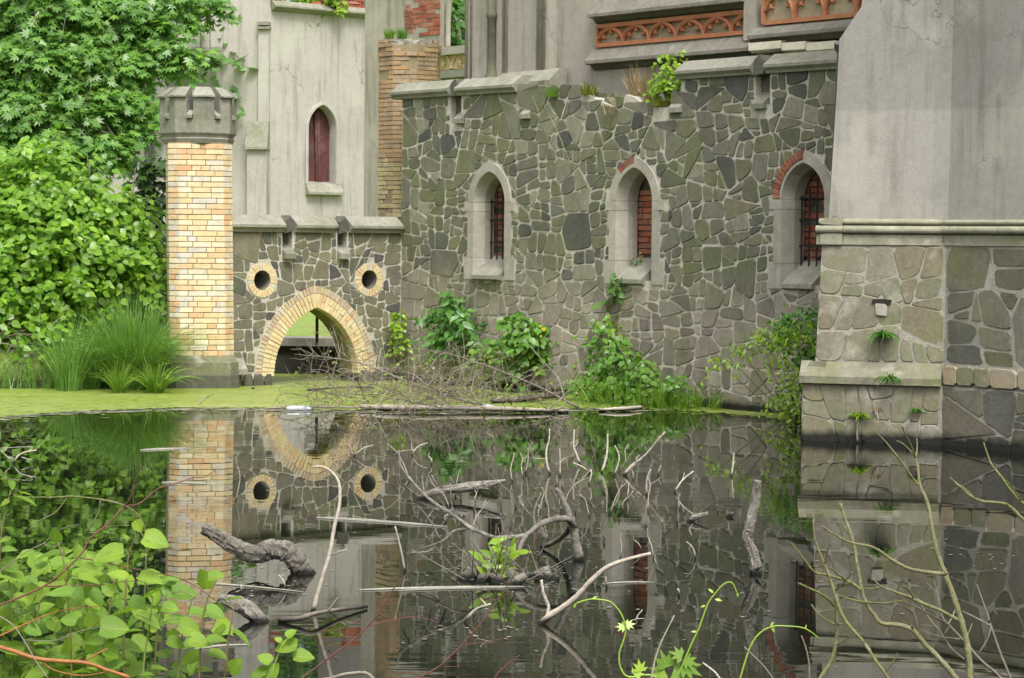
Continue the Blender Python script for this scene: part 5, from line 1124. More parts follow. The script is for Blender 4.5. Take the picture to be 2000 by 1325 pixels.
# ------------------------------------------------------------------ sticks and logs in the open water
def tf(o, s): return lambda x, y: (o[0]+x/s, o[1]+y/s)
c3, c4, c5, c6, c7 = tf((0, 860), 2.85), tf((380, 780), 2.431), tf((740, 800), 2.523), tf((1180, 800), 2.523), tf((1480, 780), 2.431)
def wstick(f, P_, lift=0.):
    """first point stands on the water, the others rise in the same upright plane, drifting a little nearer or farther"""
    b0 = f(*P_[0]); Y = dW(*b0); s = random.choice((-1, 1))*random.uniform(.05, .25); y0 = b0[1]
    L = [pt(b0[0], b0[1]+1.5, Y)]
    L[0][2] = -.04
    for p in P_[1:]:
        x, y = f(*p); L.append(pt(x, y, Y+s*abs(y-y0)*Y/FPX))
    return L
LMK = [(965, 1120, 'by the sprouting stump'), (1100, 1040, 'by the arched dead branch'), (1475, 1100, 'by the upright dead stump'), (640, 1130, 'by the hooked stem'), (1235, 925, 'by the pale forked branch'), (890, 950, 'by the broken driftwood'), (1350, 1015, 'by the small driftwood chunk'), (590, 1100, 'by the thick bark log'), (700, 900, 'before the arch reflection'), (1060, 1225, 'by the pale slanting branch')]
GS = 'bare sticks poking out of the moat'
LS = ('thin pale bare stick poking up out of the dark water', 'stick')
def ws(f, P_, r0_, r1, ex=(), mat='paletwig', lb=None, nm='stick', ntw=0, L=.1):
    Yb = dW(*f(*P_[0])); k = Yb/FPX; P3 = wstick(f, P_); Y0 = P3[-1][1]
    e3 = [([pt(*f(*p), Y0) for p in e], r1*k, r1*k*.5) for e in ex]
    fx, fy = f(*P_[0]); mark = min(LMK, key=lambda q: math.hypot(q[0]-fx, (q[1]-fy)*2))[2]
    own = lb; kindw = ('forked ' if ex else 'single ')+('grey' if mat == 'greytwig' else 'pale'); lb = lb or 'thin '+kindw+' stick poking out of the water '+mark
    if not own: return branch(nm, lb, P3, r0_*k, r1*k, mat, ntw, L, 1, 'sticks '+mark, 'stick', e3, 6, .12)
    return branch(nm, lb, P3, r0_*k, r1*k, mat, ntw, L, 1, None if lb else GS, 'stick' if nm == 'stick' else 'branch', e3, 6, .12)
ws(c5, [(850, 320), (828, 265), (826, 200), (838, 155), (842, 95)], 2.4, 1.4, [[(826, 245), (790, 243), (760, 240)]])
ws(c5, [(1000, 272), (975, 225), (960, 180), (963, 100)], 2.6, 1.6, [[(966, 170), (975, 150)], [(962, 165), (940, 165)]])
ws(c5, [(1090, 312), (1120, 240), (1126, 180), (1128, 120)], 2.6, 1.8); ws(c5, [(1150, 325), (1182, 260), (1180, 215), (1162, 178)], 2, 1.2)
ws(c5, [(1195, 325), (1240, 285), (1320, 220), (1410, 110)], 4.5, 1.8, [[(1300, 240), (1350, 180), (1385, 130)], [(1270, 262), (1270, 240), (1285, 225)]], lb='pale forked branch slanting out of the water before the bramble thicket', nm='broken_branch')
ws(c5, [(893, 330), (893, 270), (891, 190)], 1.6, 1., [[(893, 262), (918, 238)]]); ws(c5, [(1065, 316), (1010, 288), (955, 262)], 1.8, 1.2)
ws(c5, [(1028, 370), (1047, 322), (1043, 295)], 1.6, 1.2); ws(c5, [(1322, 425), (1318, 370), (1325, 330), (1340, 295)], 2.2, 1.4); ws(c5, [(1372, 322), (1380, 300), (1391, 276)], 1.6, 1.)
ws(c6, [(625, 330), (635, 270), (640, 215)], 2, 1.2, [[(633, 285), (645, 255)]]); ws(c6, [(330, 410), (385, 350), (440, 305)], 2., 1.5, [[(385, 352), (395, 312)]]); ws(c6, [(455, 737), (440, 690), (405, 650)], 1.6, 1.)
ws(c5, [(135, 800), (110, 700), (80, 575)], 2.4, 1.6); ws(c5, [(395, 1050), (470, 990), (552, 958)], 3, 2., [[(530, 965), (500, 930)]]); ws(c6, [(365, 920), (368, 900), (362, 885)], 3, 2.2)
ws(c6, [(165, 1070), (160, 1030), (188, 988)], 2, 1.2, [[(160, 1032), (105, 1055)], [(160, 1032), (198, 1030)]]); ws(c5, [(1124, 880), (1120, 850), (1118, 825)], 2.4, 1.6); ws(c4, [(222, 925), (222, 900), (220, 880)], 3, 2); ws(c4, [(440, 905), (425, 870), (400, 835)], 2., 1.4)
ws(c5, [(150, 225), (190, 185), (240, 165)], 1.6, 1., [[(165, 205), (160, 170)]]); ws(c5, [(545, 305), (560, 240), (515, 225)], 1.4, 1., [[(540, 230), (555, 210)]], mat='greytwig')
ws(c4, [(740, 272), (790, 240), (848, 218)], 1.8, 1.2, [[(745, 265), (740, 225), (715, 208)]]); ws(c4, [(190, 480), (215, 380), (200, 300), (195, 270)], 1.2, .8)
ws(c3, [(60, 130), (110, 80), (205, 55)], 2.2, 1.2, [[(60, 110), (0, 55)], [(100, 90), (180, 40), (0, 45)], [(120, 95), (200, 120)]], lb='small dry branch tip lying at the left edge of the moat', nm='broken_branch')
Rs = random.Random(77)
for i in range(46):
    x = Rs.triangular(780, 1480, 1060); y = Rs.triangular(850, 1150, 930); h = Rs.uniform(18, 75)*(1 if y > 900 else .7); lx = Rs.gauss(0, .4)*h; I = lambda a, b: (a, b)
    P_ = [(x, y), (x+lx*.3+Rs.gauss(0, 3), y-h*.4), (x+lx*.7+Rs.gauss(0, 4), y-h*.75), (x+lx, y-h)]
    ws(I, P_, Rs.uniform(.9, 1.6), .6, [[(P_[2][0], P_[2][1]), (P_[2][0]+Rs.gauss(0, 12), P_[2][1]-Rs.uniform(4, 16))]] if Rs.random() < .6 else (), mat=Rs.choice(['paletwig', 'greytwig', 'paletwig']))
branch('curved_stem', 'slender pale stem curving like a hook out of the water', wstick(c4, [(555, 1008), (590, 900), (640, 740), (665, 600), (688, 500), (685, 400), (650, 345), (600, 320), (560, 325)]), .013, .006, 'paletwig', 0, 0, 1, None, 'branch', [([pt(*c4(640, 742), 13.2), pt(*c4(690, 725), 13.1), pt(*c4(725, 712), 13.1)], .005, .003)])
def logthing(name, label, f, P_, ra, rb, mat='bark', end=True, cat='log', knots=()):
    P3 = wstick(f, P_); k = dW(*f(*P_[0]))/FPX; t = thing(name, P3[0], label, cat); S_ = spline(P3, 6); n = len(S_)
    S_ = spline(P3, 16); n = len(S_); mb = MB(); sd_ = 22; mb.tube(S_, np.interp(np.linspace(0, 1, n), np.linspace(0, 1, len(ra)), ra)*k, sd_, .0)
    rid = [random.uniform(.84, 1.12) for _ in range(sd_)]
    for ii in range(n):
        for q_ in range(sd_):
            if random.random() < .22: rid[q_] = random.uniform(.82, 1.13)
            v = np.array(mb.V[ii*sd_+q_]); c_ = np.array(S_[ii]); mb.V[ii*sd_+q_] = tuple(c_+(v-c_)*(rid[q_]+random.uniform(-.03, .03)))
    mb.build('trunk', M[mat], t, False)
    for a, b_, r in knots: mb = MB(); mb.tube([pt(*f(*a), P3[-1][1]), pt(*f(*b_), P3[-1][1]-.05)], [r*k, r*k*.5], 6, .1); mb.build('snag', M[mat], t, True)
    return t
logthing('driftwood_log', 'thick grey bark log rising from the water before the pillar reflection', c4, [(540, 825), (480, 770), (430, 722), (360, 715), (290, 735), (200, 705), (110, 650), (40, 612)], [20, 21, 21, 19, 17, 16, 14, 11], 0, knots=[((150, 675), (140, 645), 4), ((45, 615), (38, 606), 4)])
logthing('driftwood_log', 'short grey log sunk half under beside knotweed leaves', c4, [(345, 1055), (270, 1010), (200, 970), (120, 945)], [14, 16, 15, 9], 0)
logthing('snag_post', 'thick lichen covered dead stump standing upright in the water', c6, [(755, 808), (735, 720), (703, 640), (712, 590), (738, 480), (757, 352)], [13, 11, 9.5, 9.5, 9, 8], 0, knots=[((750, 790), (785, 765), 4)])
Yd = dW(*c5(985, 742))
dl = lambda *P_: [pt(*c5(*p), Yd+o) for *p, o in [(*q[:2], q[2] if len(q) > 2 else 0) for q in P_]]
k_ = Yd/FPX
branch('arched_dead_branch', 'large dead branch arching over the water from a broken upright stub', dl((985, 748), (975, 680), (960, 600), (935, 520), (900, 430), (872, 388)), 11*k_, 4*k_, 'bark', 0, 0, 1, None, 'branch', [
    (dl((965, 575), (930, 540, -.1), (850, 545, -.2), (780, 575, -.3), (725, 620, -.4), (640, 632, -.45), (560, 628, -.5), (445, 580, -.5), (380, 530, -.5), (300, 480, -.4), (225, 420, -.3), (160, 350, -.2), (110, 280, -.1), (97, 200)), 7*k_, 1.6*k_),
    (dl((725, 620, -.4), (700, 670, -.5), (680, 725, -.6)), 6*k_, 4*k_), (dl((955, 545), (930, 600, .2), (880, 645, .4), (800, 680, .5)), 7*k_, 5*k_),
    (dl((445, 585, -.5), (370, 600, -.5), (310, 650, -.6), (200, 690, -.6)), 3.2*k_, 1.5*k_), (dl((310, 652, -.6), (240, 700, -.6), (150, 705, -.6)), 2*k_, 1.2*k_), (dl((770, 580, -.3), (765, 500, -.3), (800, 410, -.3)), 3*k_, 1.4*k_), (dl((757, 535, -.3), (720, 490, -.3), (690, 455, -.3)), 1.8*k_, 1.2*k_),
    (dl((618, 612, -.4), (605, 560, -.4), (600, 510, -.4)), 2*k_, 1*k_), (dl((610, 540, -.4), (625, 510, -.4)), 1.4*k_, .8*k_), (dl((575, 620, -.5), (578, 565, -.5)), 1.4*k_, .8*k_), (dl((300, 480, -.4), (330, 490), (290, 430)), 2*k_, 1*k_), (dl((380, 530, -.5), (360, 470, -.5), (350, 360, -.5)), 1.8*k_, 1*k_), (dl((225, 420, -.3), (215, 350), (218, 280)), 1.8*k_, 1*k_), (dl((300, 640, -.6), (260, 560, -.6), (200, 480, -.6)), 1.8*k_, 1*k_), (dl((245, 530, -.6), (265, 500), (285, 490)), 1.4*k_, .8*k_), (dl((160, 350, -.2), (120, 385), (90, 362)), 1.6*k_, .9*k_), (dl((185, 380), (183, 280)), 1.4*k_, .8*k_), (dl((97, 205), (75, 230)), 1.2*k_, .8*k_), (dl((820, 640), (790, 560), (785, 520)), 5*k_, 3*k_), (dl((830, 620), (815, 670), (780, 740)), 2*k_, 1.4*k_)], 8, .18)
branch('bare_branch', 'pale smooth branch slanting over the water toward a hop vine', wstick(c5, [(765, 1055), (830, 1025), (960, 935), (1040, 850), (1120, 780), (1220, 740), (1340, 710)]), .019, .008, 'paletwig', 0, 0, 1, None, 'branch', [([pt(*c5(*p), dW(*c5(765, 1055))) for p in ((828, 1015), (835, 970), (812, 910), (800, 840))], .011, .007)])
logthing('driftwood_log', 'broken grey driftwood lying half afloat under the first lancet reflection', c5, [(150, 440), (280, 405), (420, 385), (520, 372), (625, 350)], [3, 7, 9, 8, 3], 0, knots=[((300, 400), (260, 325), 2.2), ((380, 385), (348, 330), 2.4), ((250, 415), (325, 370), 2), ((430, 385), (540, 392), 4)])
logthing('driftwood_log', 'small pale driftwood chunk floating between sticks', c6, [(390, 552), (440, 535), (512, 512)], [3, 6, 4], 0); logthing('driftwood_log', 'tiny dark driftwood knot beside the upright stump', c6, [(590, 530), (620, 522), (640, 512)], [2, 5, 3], 0)
branch('floating_branch', 'dark forked branch lying on the water at the hooked stem', [wat(*c4(400, 1050), .01), wat(*c4(500, 1040), .03), wat(*c4(560, 1020), .05), wat(*c4(680, 1000), .03), wat(*c4(820, 985), .01)], .016, .008, 'greytwig', 0, 0, 1, None, 'branch', [([pt(*c4(*p), 11.6) for p in ((635, 1005), (660, 970), (682, 940))], .006, .004)])
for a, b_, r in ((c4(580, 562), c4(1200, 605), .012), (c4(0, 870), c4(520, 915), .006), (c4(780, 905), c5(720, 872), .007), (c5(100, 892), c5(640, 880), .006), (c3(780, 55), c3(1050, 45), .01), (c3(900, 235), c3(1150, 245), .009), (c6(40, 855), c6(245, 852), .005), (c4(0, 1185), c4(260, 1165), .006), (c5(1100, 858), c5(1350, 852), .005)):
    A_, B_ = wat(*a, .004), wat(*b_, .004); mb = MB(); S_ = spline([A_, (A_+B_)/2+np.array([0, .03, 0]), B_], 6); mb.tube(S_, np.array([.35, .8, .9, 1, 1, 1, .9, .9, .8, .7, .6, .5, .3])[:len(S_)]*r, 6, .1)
    tag(mb.build('floating_reed', M['scum']), 'pale straight reed stalk floating flat on the dark water', 'reed', 'floating reed stalks')  # sky reflection on the stalks put into their pale grey colour
# sprout on a half sunken stump
p0 = wat(*c5(585, 838)); sp = thing('sprouting_stump', p0, 'half sunken stump with fresh bright green sprouts', 'stump')
mb = MB()
for i in range(22):
    a = p0+np.array([random.gauss(0, .14), random.gauss(0, .1), -.02]); s = random.uniform(.02, .05); mb.tube([a, a+np.array([random.gauss(0, .04), 0, random.uniform(.03, .09)])], [s, s*.5], 6, .3)
tag(mb.build('root_mound', M['bark'], sp), kind='stuff'); mb = MB()
for i in range(40):
    a = p0+np.array([random.gauss(0, .14), random.gauss(0, .08), .02]); d = np.array([random.gauss(0, .12), random.gauss(0, .08), random.uniform(.05, .28)]); mb.tube([a, a+d], [.004, .002], 4)
tag(mb.build('dry_twigs', M['greytwig'], sp), kind='stuff'); mb = MB(); ends = []
for i, (x, y) in enumerate([(540, 660), (595, 645), (650, 680), (680, 705), (520, 745), (570, 720), (610, 780), (640, 745), (548, 830), (610, 830), (560, 780)]):
    e = pt(*c5(x, y), p0[1]+random.uniform(-.08, .08)); S_ = limb(mb, [p0+np.array([random.gauss(0, .02), 0, 0]), (p0+e)/2+np.array([0, 0, .03]), e], .005, .003, 5); ends.append(S_)
mb.build('shoots', M['vine'], sp)
proto_leaf = {}
def leaf_obj(pos, axis, nrm, size, mat, parent, base='ov'):
    key = (mat, base)
    if key not in proto_leaf:
        bV, bT = {'ov': OV, 'nar': NAR, 'big': BIG, 'pal': PAL}[base]; me = bpy.data.meshes.new('leaf'); me.from_pydata([tuple(v) for v in bV], [], [tuple(map(int, t)) for t in bT]); me.materials.append(M[mat])
        me.polygons.foreach_set('use_smooth', [True]*len(me.polygons)); proto_leaf[key] = me
    o = bpy.data.objects.new('leaf', proto_leaf[key]); a = unit(np.array(axis, float)); n = np.array(nrm, float); n = unit(n-a*(n@a)); s = np.cross(a, n)
    finish(o, parent); o.matrix_basis = Matrix(((s[0], a[0], n[0], pos[0]), (s[1], a[1], n[1], pos[1]), (s[2], a[2], n[2], pos[2]), (0, 0, 0, 1))) @ Matrix.Diagonal((size, size, size, 1)); return o
def bigleaf():
    ys_ = [0, .08, .22, .4, .58, .76, .9, 1.]; ws_ = [.0, .30, .42, .43, .37, .25, .11, 0]; V = []; 
    for i, (y, w) in enumerate(zip(ys_, ws_)):
        dz = -.16*y*y; 
        for k in (-1, -.5, 0, .5, 1): V.append((w*k, y-(.07*abs(k) if i == 1 else 0), dz+.10*abs(k)*w/.43-.02*(abs(k) == .5)+(.012 if (i % 2) and abs(k) == 1 else 0)))
    F = [(r*5+k, r*5+k+1, (r+1)*5+k+1, (r+1)*5+k) for r in range(7) for k in range(4)]; T_ = []
    for f in F: T_ += [(f[0], f[1], f[2]), (f[0], f[2], f[3])]
    return np.array(V), np.array(T_)
BIG = bigleaf()
for S_ in ends:
    for j in range(5):
        p = S_[-1-2*j if 2*j < len(S_) else 0]; d = unit(np.array([random.gauss(0, .7), random.gauss(0, .4), random.uniform(.1, .8)])); leaf_obj(p, d, (random.gauss(0, .3), -.8, .5), random.uniform(.06, .115), 'lime', sp, 'nar')
# ------------------------------------------------------------------ near bank: knotweed on the left
stems = [  # crop coordinates, root first
    [(690, 1400), (688, 1100), (700, 850), (715, 650), (760, 520)], [(400, 1420), (395, 1180), (380, 900), (355, 680), (320, 560)], [(850, 1420), (870, 1120), (900, 950), (935, 830)], [(1100, 1420), (1120, 1080), (1150, 900), (1205, 780)],
    [(980, 1430), (1000, 1180), (1050, 950), (1080, 860)], [(560, 1430), (570, 1200), (600, 1000), (640, 760)], [(200, 1430), (190, 1150), (215, 930), (250, 860)], [(60, 1430), (70, 1150), (60, 900), (40, 700)], [(1230, 1430), (1260, 1200), (1290, 1000), (1310, 890)], [(-30, 1430), (-10, 900), (10, 500), (60, 280)], [(300, 1430), (290, 1250), (300, 1100), (320, 1000)], [(780, 1430), (800, 1250), (830, 1050), (850, 880)]]
LV = [(65, 250, 75, -70), (25, 350, 80, 200), (150, 335, 165, -15), (150, 298, 95, -5), (308, 525, 120, 92), (265, 640, 195, 185), (380, 622, 65, 30), (600, 640, 235, 190), (870, 560, 195, -15), (770, 480, 95, -60), (850, 522, 90, -5), (500, 775, 170, -10), (330, 850, 205, 175), (255, 930, 135, 30), (180, 1000, 115, -45), (60, 700, 150, -30), (650, 750, 150, 160), (840, 770, 185, -10), (700, 800, 120, 120), (540, 880, 150, -45), (850, 850, 155, 35), (1030, 850, 185, 0), (1205, 755, 125, 10), (1305, 880, 125, 15), (1235, 930, 115, -40), (1200, 962, 155, -15), (670, 960, 235, -170), (510, 990, 135, 100), (640, 1045, 215, 0), (830, 1005, 200, -20), (1000, 1010, 255, 5), (1060, 1050, 180, -20), (710, 1150, 225, -5), (380, 1000, 125, 170), (190, 1060, 125, -20), (300, 1030, 115, -60), (1110, 1120, 165, -10), (1210, 1110, 145, 5), (1350, 1100, 165, -35), (1215, 1195, 145, -10), (1060, 1215, 155, 200), (1310, 1255, 135, 50), (905, 1190, 125, 170), (890, 1270, 125, 0), (740, 1285, 175, 190), (480, 1285, 180, 10), (80, 1280, 205, -30), (60, 1160, 190, 165), (300, 1200, 190, -170), (550, 1240, 190, -10), (820, 1305, 105, 10), (40, 820, 150, 10), (100, 760, 140, -20), (30, 980, 170, 60), (60, 1040, 170, 200), (420, 1120, 150, -10), (520, 1120, 170, 170), (350, 1290, 190, 10), (200, 1300, 190, 190), (650, 1250, 160, 30), (980, 1130, 140, -15), (770, 910, 150, -25), (600, 830, 120, 150), (950, 935, 130, -5), (740, 1060, 140, 20), (250, 1130, 160, 10), (140, 1170, 170, -15), (430, 1210, 150, 200), (620, 1180, 140, -30), (1000, 1270, 150, -10), (1130, 1280, 140, 15), (20, 560, 110, 190), (50, 610, 120, 10), (160, 1240, 150, 160), (370, 1150, 120, 60), (560, 1320, 170, 0), (280, 1290, 170, -20), (120, 880, 120, -25), (800, 640, 60, 20), (700, 540, 60, 120)]
Yk = [7.9+.55*random.random() for _ in stems]
stemP = []; plants = []
for i, (s, Y) in enumerate(zip(stems, Yk)):
    P3 = [pt(*c3(*p), Y) for p in s]; P3[0][2] = min(P3[0][2], .25); g0 = np.array([P3[0][0], P3[0][1], .12]); t = thing('knotweed_plant', g0, 'near bank knotweed stem with broad light green heart shaped leaves', 'plant', 'knotweed on the near bank')
    mb = MB(); S_ = limb(mb, [g0]+P3, .0045, .0022, 6, 6, .05); mb.build('stem', M['stemgreen'], t, True); stemP.append(np.array(S_)); plants.append((t, []))
for cx, cy, L, an in LV:
    x, y = c3(cx, cy); an = math.radians(an)
    dmin = []
    for S_ in stemP:
        d = S_-CAM; k = d@fw; sx = 1000+FPX*(d@RT)/k; sy = 662.5-FPX*(d@UP)/k; dd = np.hypot(sx-x, sy-y); j = int(np.argmin(dd)); dmin.append((dd[j], j))
    i = int(np.argmin([d[0] for d in dmin])); j = dmin[i][1]; node = stemP[i][j]; Y = node[1]+random.uniform(-.12, .12); k = Y/FPX; Lm = L/2.85*k*.80
    a = RT*math.cos(an)+UP*math.sin(an)+fw*random.uniform(-.35, .25); a = a/np.linalg.norm(a); c = pt(x, y, Y); p = c-a*Lm*.5
    up_ = np.array([random.gauss(0, .4), -.32+random.gauss(0, .35), .9]); leaf_obj(p, a, up_, Lm, 'foreleaf', plants[i][0], 'big')
    mb = MB(); mb.tube(spline([node, (node+p)/2+np.array([0, 0, .012]), p+a*.003], 4), .0016, 5); mb.build('petiole', M['stemgreen'], plants[i][0], True)
# a second, shorter row of leaves filling the lower left corner
for i in range(300):
    x, y = random.triangular(-30, 450, 60), random.uniform(1080, 1345)
    if y < 1060+max(0, x-150)*.35: continue
    k_i = random.randrange(len(stemP)); Y = 8.5+random.uniform(-.2, .4); an = random.uniform(0, 6.28); Lm = random.uniform(.045, .095)
    dd = [abs(S_[len(S_)//3][0]-pt(x, y, Y)[0]) for S_ in stemP]; k_i = int(np.argmin(dd)); a = RT*math.cos(an)+UP*math.sin(an)*.5+fw*random.uniform(-.4, .4); p = pt(x, y, Y)
    leaf_obj(p, a, (random.gauss(0, .4), -.3+random.gauss(0, .3), .85), Lm, 'foreleaf', plants[k_i][0], 'big')
for x, y in ((450, 1125), (460, 1200), (330, 1190), (1040, 1290), (355, 1305), (320, 1300)):
    leaf_obj(pt(*c3(x, y), 8.3), (0.1, 0, -1), (0, -1, 0), .03, 'deadleaf', plants[1][0], 'nar')
for P_, lb, L, an in (([(480, 1430), (370, 1330), (420, 1180), (470, 1110)], 0, 0, 0),):
    pass
t = thing('knotweed_plant', (pt(*c4(330, 1420), 8.6)), 'small knotweed sprig standing before the white sky reflection', 'plant'); mb = MB(); S_ = limb(mb, [pt(*c4(330, 1450), 8.6), pt(*c4(370, 1300), 8.6), pt(*c4(410, 1180), 8.6), pt(*c4(470, 1105), 8.6)], .004, .002, 5); mb.build('stem', M['vine'], t)
for x, y, L, an in ((430, 1175, 120, 185), (460, 1110, 60, 40), (520, 1220, 110, 0), (330, 1230, 80, 150), (370, 1290, 100, 60), (300, 1300, 90, 190), (395, 1140, 40, 150)):
    an = math.radians(an); a = RT*math.cos(an)+UP*math.sin(an)+fw*.15; Lm = L/2.43*8.6/FPX; leaf_obj(pt(*c4(x, y), 8.6)-a*Lm/2, a, (0, -.6, .8), Lm, 'foreleaf', t, 'big')
def fore(f, P_, Y, Yend=None): 
    n = len(P_); return [pt(*f(*p), Y+((Yend or Y)-Y)*i/max(1, n-1)) for i, p in enumerate(P_)]
px = lambda r, Y: r*Y/FPX
branch('red_cane', 'dark red bare cane rising through the knotweed leaves', fore(c3, [(-150, 1010), (0, 920), (250, 810), (435, 655), (500, 550), (600, 465), (690, 375), (780, 350), (880, 270), (1000, 235), (1070, 210), (1140, 205), (1200, 165)], 8.2, 8.6), px(2.2, 8), px(.9, 8), 'redstem', 0, 0, 1, None, 'branch', [
    (fore(c3, [(445, 655), (600, 685), (760, 720), (900, 745), (1000, 770), (1100, 820), (1210, 900)], 8.2), px(1.5, 8), px(.8, 8)), (fore(c3, [(250, 815), (400, 810), (560, 805), (720, 785), (860, 785)], 8.2), px(1.5, 8), px(.7, 8)), (fore(c3, [(690, 375), (730, 310), (745, 240), (790, 140)], 8.3), px(1.3, 8), px(.7, 8)), (fore(c3, [(745, 250), (742, 340), (765, 520)], 8.3), px(1.1, 8), px(.6, 8)), (fore(c3, [(560, 500), (640, 465)], 8.3), px(.9, 8), px(.5, 8))])
branch('arching_twig', 'grey bare twig arching over the moat from the near bank', fore(c3, [(790, 1330), (800, 1000), (812, 700), (810, 520), (770, 420), (680, 360), (560, 330), (420, 315), (300, 318), (150, 318)], 8.7, 8.5), px(2.4, 8.6), px(1.1, 8.6), 'mosstwig', 0, 0, 1, None, 'branch', [
    (fore(c3, [(370, 325), (310, 400), (200, 460), (150, 512)], 8.5), px(1.4, 8.5), px(.8, 8.5)), (fore(c3, [(560, 335), (545, 410), (500, 480), (470, 515)], 8.5), px(1.5, 8.5), px(.8, 8.5)), (fore(c3, [(420, 315), (370, 310), (320, 340)], 8.5), px(1., 8.5), px(.6, 8.5))])
branch('arching_twig', 'thin brown twig slanting up at the left edge of the bank', fore(c3, [(-120, 800), (0, 730), (150, 620), (240, 575), (340, 495), (440, 468)], 8.), px(1.2, 8), px(.6, 8), 'greytwig', 0, 0, 1, None, 'branch', [(fore(c3, [(240, 575), (290, 595), (350, 570)], 8.), px(.8, 8), px(.5, 8))])
branch('brown_cane', 'thick orange brown knotweed cane bending low over the near bank', fore(c3, [(-80, 1130), (60, 1170), (200, 1215), (350, 1230), (480, 1240), (600, 1280), (720, 1320)], 7.8), px(4.6, 7.8), px(3.4, 7.8), 'cane', 0, 0, 1, None, 'branch', [(fore(c3, [(480, 1225), (540, 1190), (600, 1160)], 7.8), px(2, 7.8), px(1.4, 7.8)), (fore(c3, [(230, 1230), (300, 1280), (450, 1310), (600, 1290)], 7.8), px(1.5, 7.8), px(1., 7.8)), (fore(c3, [(-20, 1100), (150, 1020), (300, 960), (430, 935), (560, 925)], 7.9), px(1.8, 7.8), px(1., 7.8))])
branch('brown_cane', 'thin grey dead cane crossing the knotweed toward the water', fore(c3, [(-60, 950), (60, 1020), (130, 1110), (200, 1230), (270, 1330)], 7.7), px(1.3, 7.8), px(1.1, 7.8), 'greytwig', 0, 0, 1, None, 'branch', [(fore(c3, [(130, 1112), (300, 1115), (440, 1065), (560, 1040)], 7.7), px(1., 7.8), px(.6, 7.8))])
branch('red_cane', 'smooth red cane slanting up before the pillar reflection', fore(c4, [(420, 1400), (510, 1325), (650, 1220), (780, 1120), (870, 1020), (900, 970), (960, 880), (1090, 745)], 8.), px(2.2, 8), px(1, 8), 'redstem', 0, 0, 1, None, 'branch', [(fore(c4, [(825, 1078), (950, 1045), (1060, 1035), (1160, 1060)], 8.), px(1.2, 8), px(.6, 8)), (fore(c4, [(880, 1015), (905, 1030), (925, 1033)], 8.), px(.8, 8), px(.5, 8)), (fore(c4, [(650, 1225), (680, 1222), (700, 1235)], 8.), px(.9, 8), px(.6, 8))])
branch('red_cane', 'smooth red cane slanting up through the sprouting stump reflection', fore(c5, [(100, 1400), (195, 1325), (300, 1265), (400, 1170), (480, 1080), (560, 980), (640, 860), (740, 700), (800, 590)], 8.1), px(2.2, 8), px(.8, 8), 'redstem', 0, 0, 1, None, 'branch', [(fore(c5, [(410, 1160), (500, 1150), (580, 1135), (650, 1122)], 8.1), px(1.1, 8), px(.6, 8)), (fore(c5, [(300, 1265), (350, 1268), (400, 1265)], 8.1), px(.8, 8), px(.5, 8)), (fore(c5, [(590, 935), (540, 940), (505, 925)], 8.1), px(.8, 8), px(.5, 8))])
branch('red_cane', 'short red twig at the water below the bare branch', fore(c5, [(540, 1400), (580, 1310), (640, 1250), (695, 1212)], 8.1), px(1.6, 8), px(.8, 8), 'redstem', 0, 0, 1, None, 'branch', [(fore(c5, [(640, 1250), (665, 1240)], 8.1), px(.9, 8), px(.5, 8))])
# hop vines
def vine(label, f, P_, Y, tips):
    base = fore(f, P_, Y); t = thing('hop_vine', base[0], label, 'vine'); mb = MB(); S_ = limb(mb, base, px(2.1, Y), px(1.2, Y), 6, 7, .06); mb.build('stem', M['vine'], t, True)
    for x, y, L, an in tips:
        an = math.radians(an); a = RT*math.cos(an)+UP*math.sin(an); leaf_obj(pt(*f(x, y), Y), a, (0, -.8, .5), L/2.52*Y/FPX, 'foreleaf' if L > 60 else 'vine', t, 'pal' if L > 40 else 'nar')
vine('pale green hop vine looping up and curling left', c6, [(300, 1360), (230, 1310), (120, 1318), (80, 1270), (75, 1200), (95, 1140), (106, 1080), (85, 1010), (40, 955), (0, 940), (-60, 935), (-110, 945), (-145, 960)], 8.2, [(105, 1065), (-60, 935, 30, 30), (100, 1070, 45, 180), (110, 1062, 45, 10), (150, 1310, 60, 40), (180, 1290, 60, 100), (-140, 955, 28, 250)][1:])
vine('pale green hop vine rising straight with a nodding tip', c6, [(330, 1420), (360, 1325), (420, 1180), (470, 1070), (510, 960), (545, 910), (590, 860), (630, 855), (655, 905)], 8.2, [(540, 905, 36, 140), (545, 935, 40, -10), (500, 965, 30, 200), (455, 1095, 30, 180), (385, 1215, 70, 160), (400, 1235, 70, -20), (395, 1260, 100, -30), (310, 1270, 90, 110), (300, 1290, 90, 200), (340, 1290, 90, -20), (655, 900, 28, -80)])
vine('pale green hop vine arching to the right before the bare shrub', c6, [(650, 1400), (670, 1325), (720, 1170), (770, 1100), (830, 1070), (900, 1068), (990, 1080), (1065, 1132)], 8.2, [(825, 1072, 34, -60), (820, 1070, 30, 60), (990, 1080, 22, 70)])
for P_, lb, r in (([(220, 1400), (260, 1200), (345, 1015)], 'pale dry cane leaning beside the hop vine', 2.), ([(600, 1380), (550, 1300), (485, 1248)], 'short pale dry cane stub at the near bank', 2.6), ([(860, 1370), (790, 1270), (690, 1170)], 'dark budded twig at the foot of the arching hop vine', 2.2), ([(1010, 1360), (1010, 1260), (995, 1180), (972, 1115)], 'grey dry cane between hop vine and bare shrub', 2.2)):
    branch('dry_cane', lb, fore(c6, P_, 8.1), px(r, 8), px(r*.6, 8), 'paletwig' if 'pale' in lb else 'greytwig', 0)
branch('dry_cane', 'broken dry cane lying at the water beside the sprig', fore(c4, [(520, 1350), (640, 1325), (720, 1305), (810, 1300), (850, 1330)], 8.4), px(3, 8), px(4, 8), 'greytwig')
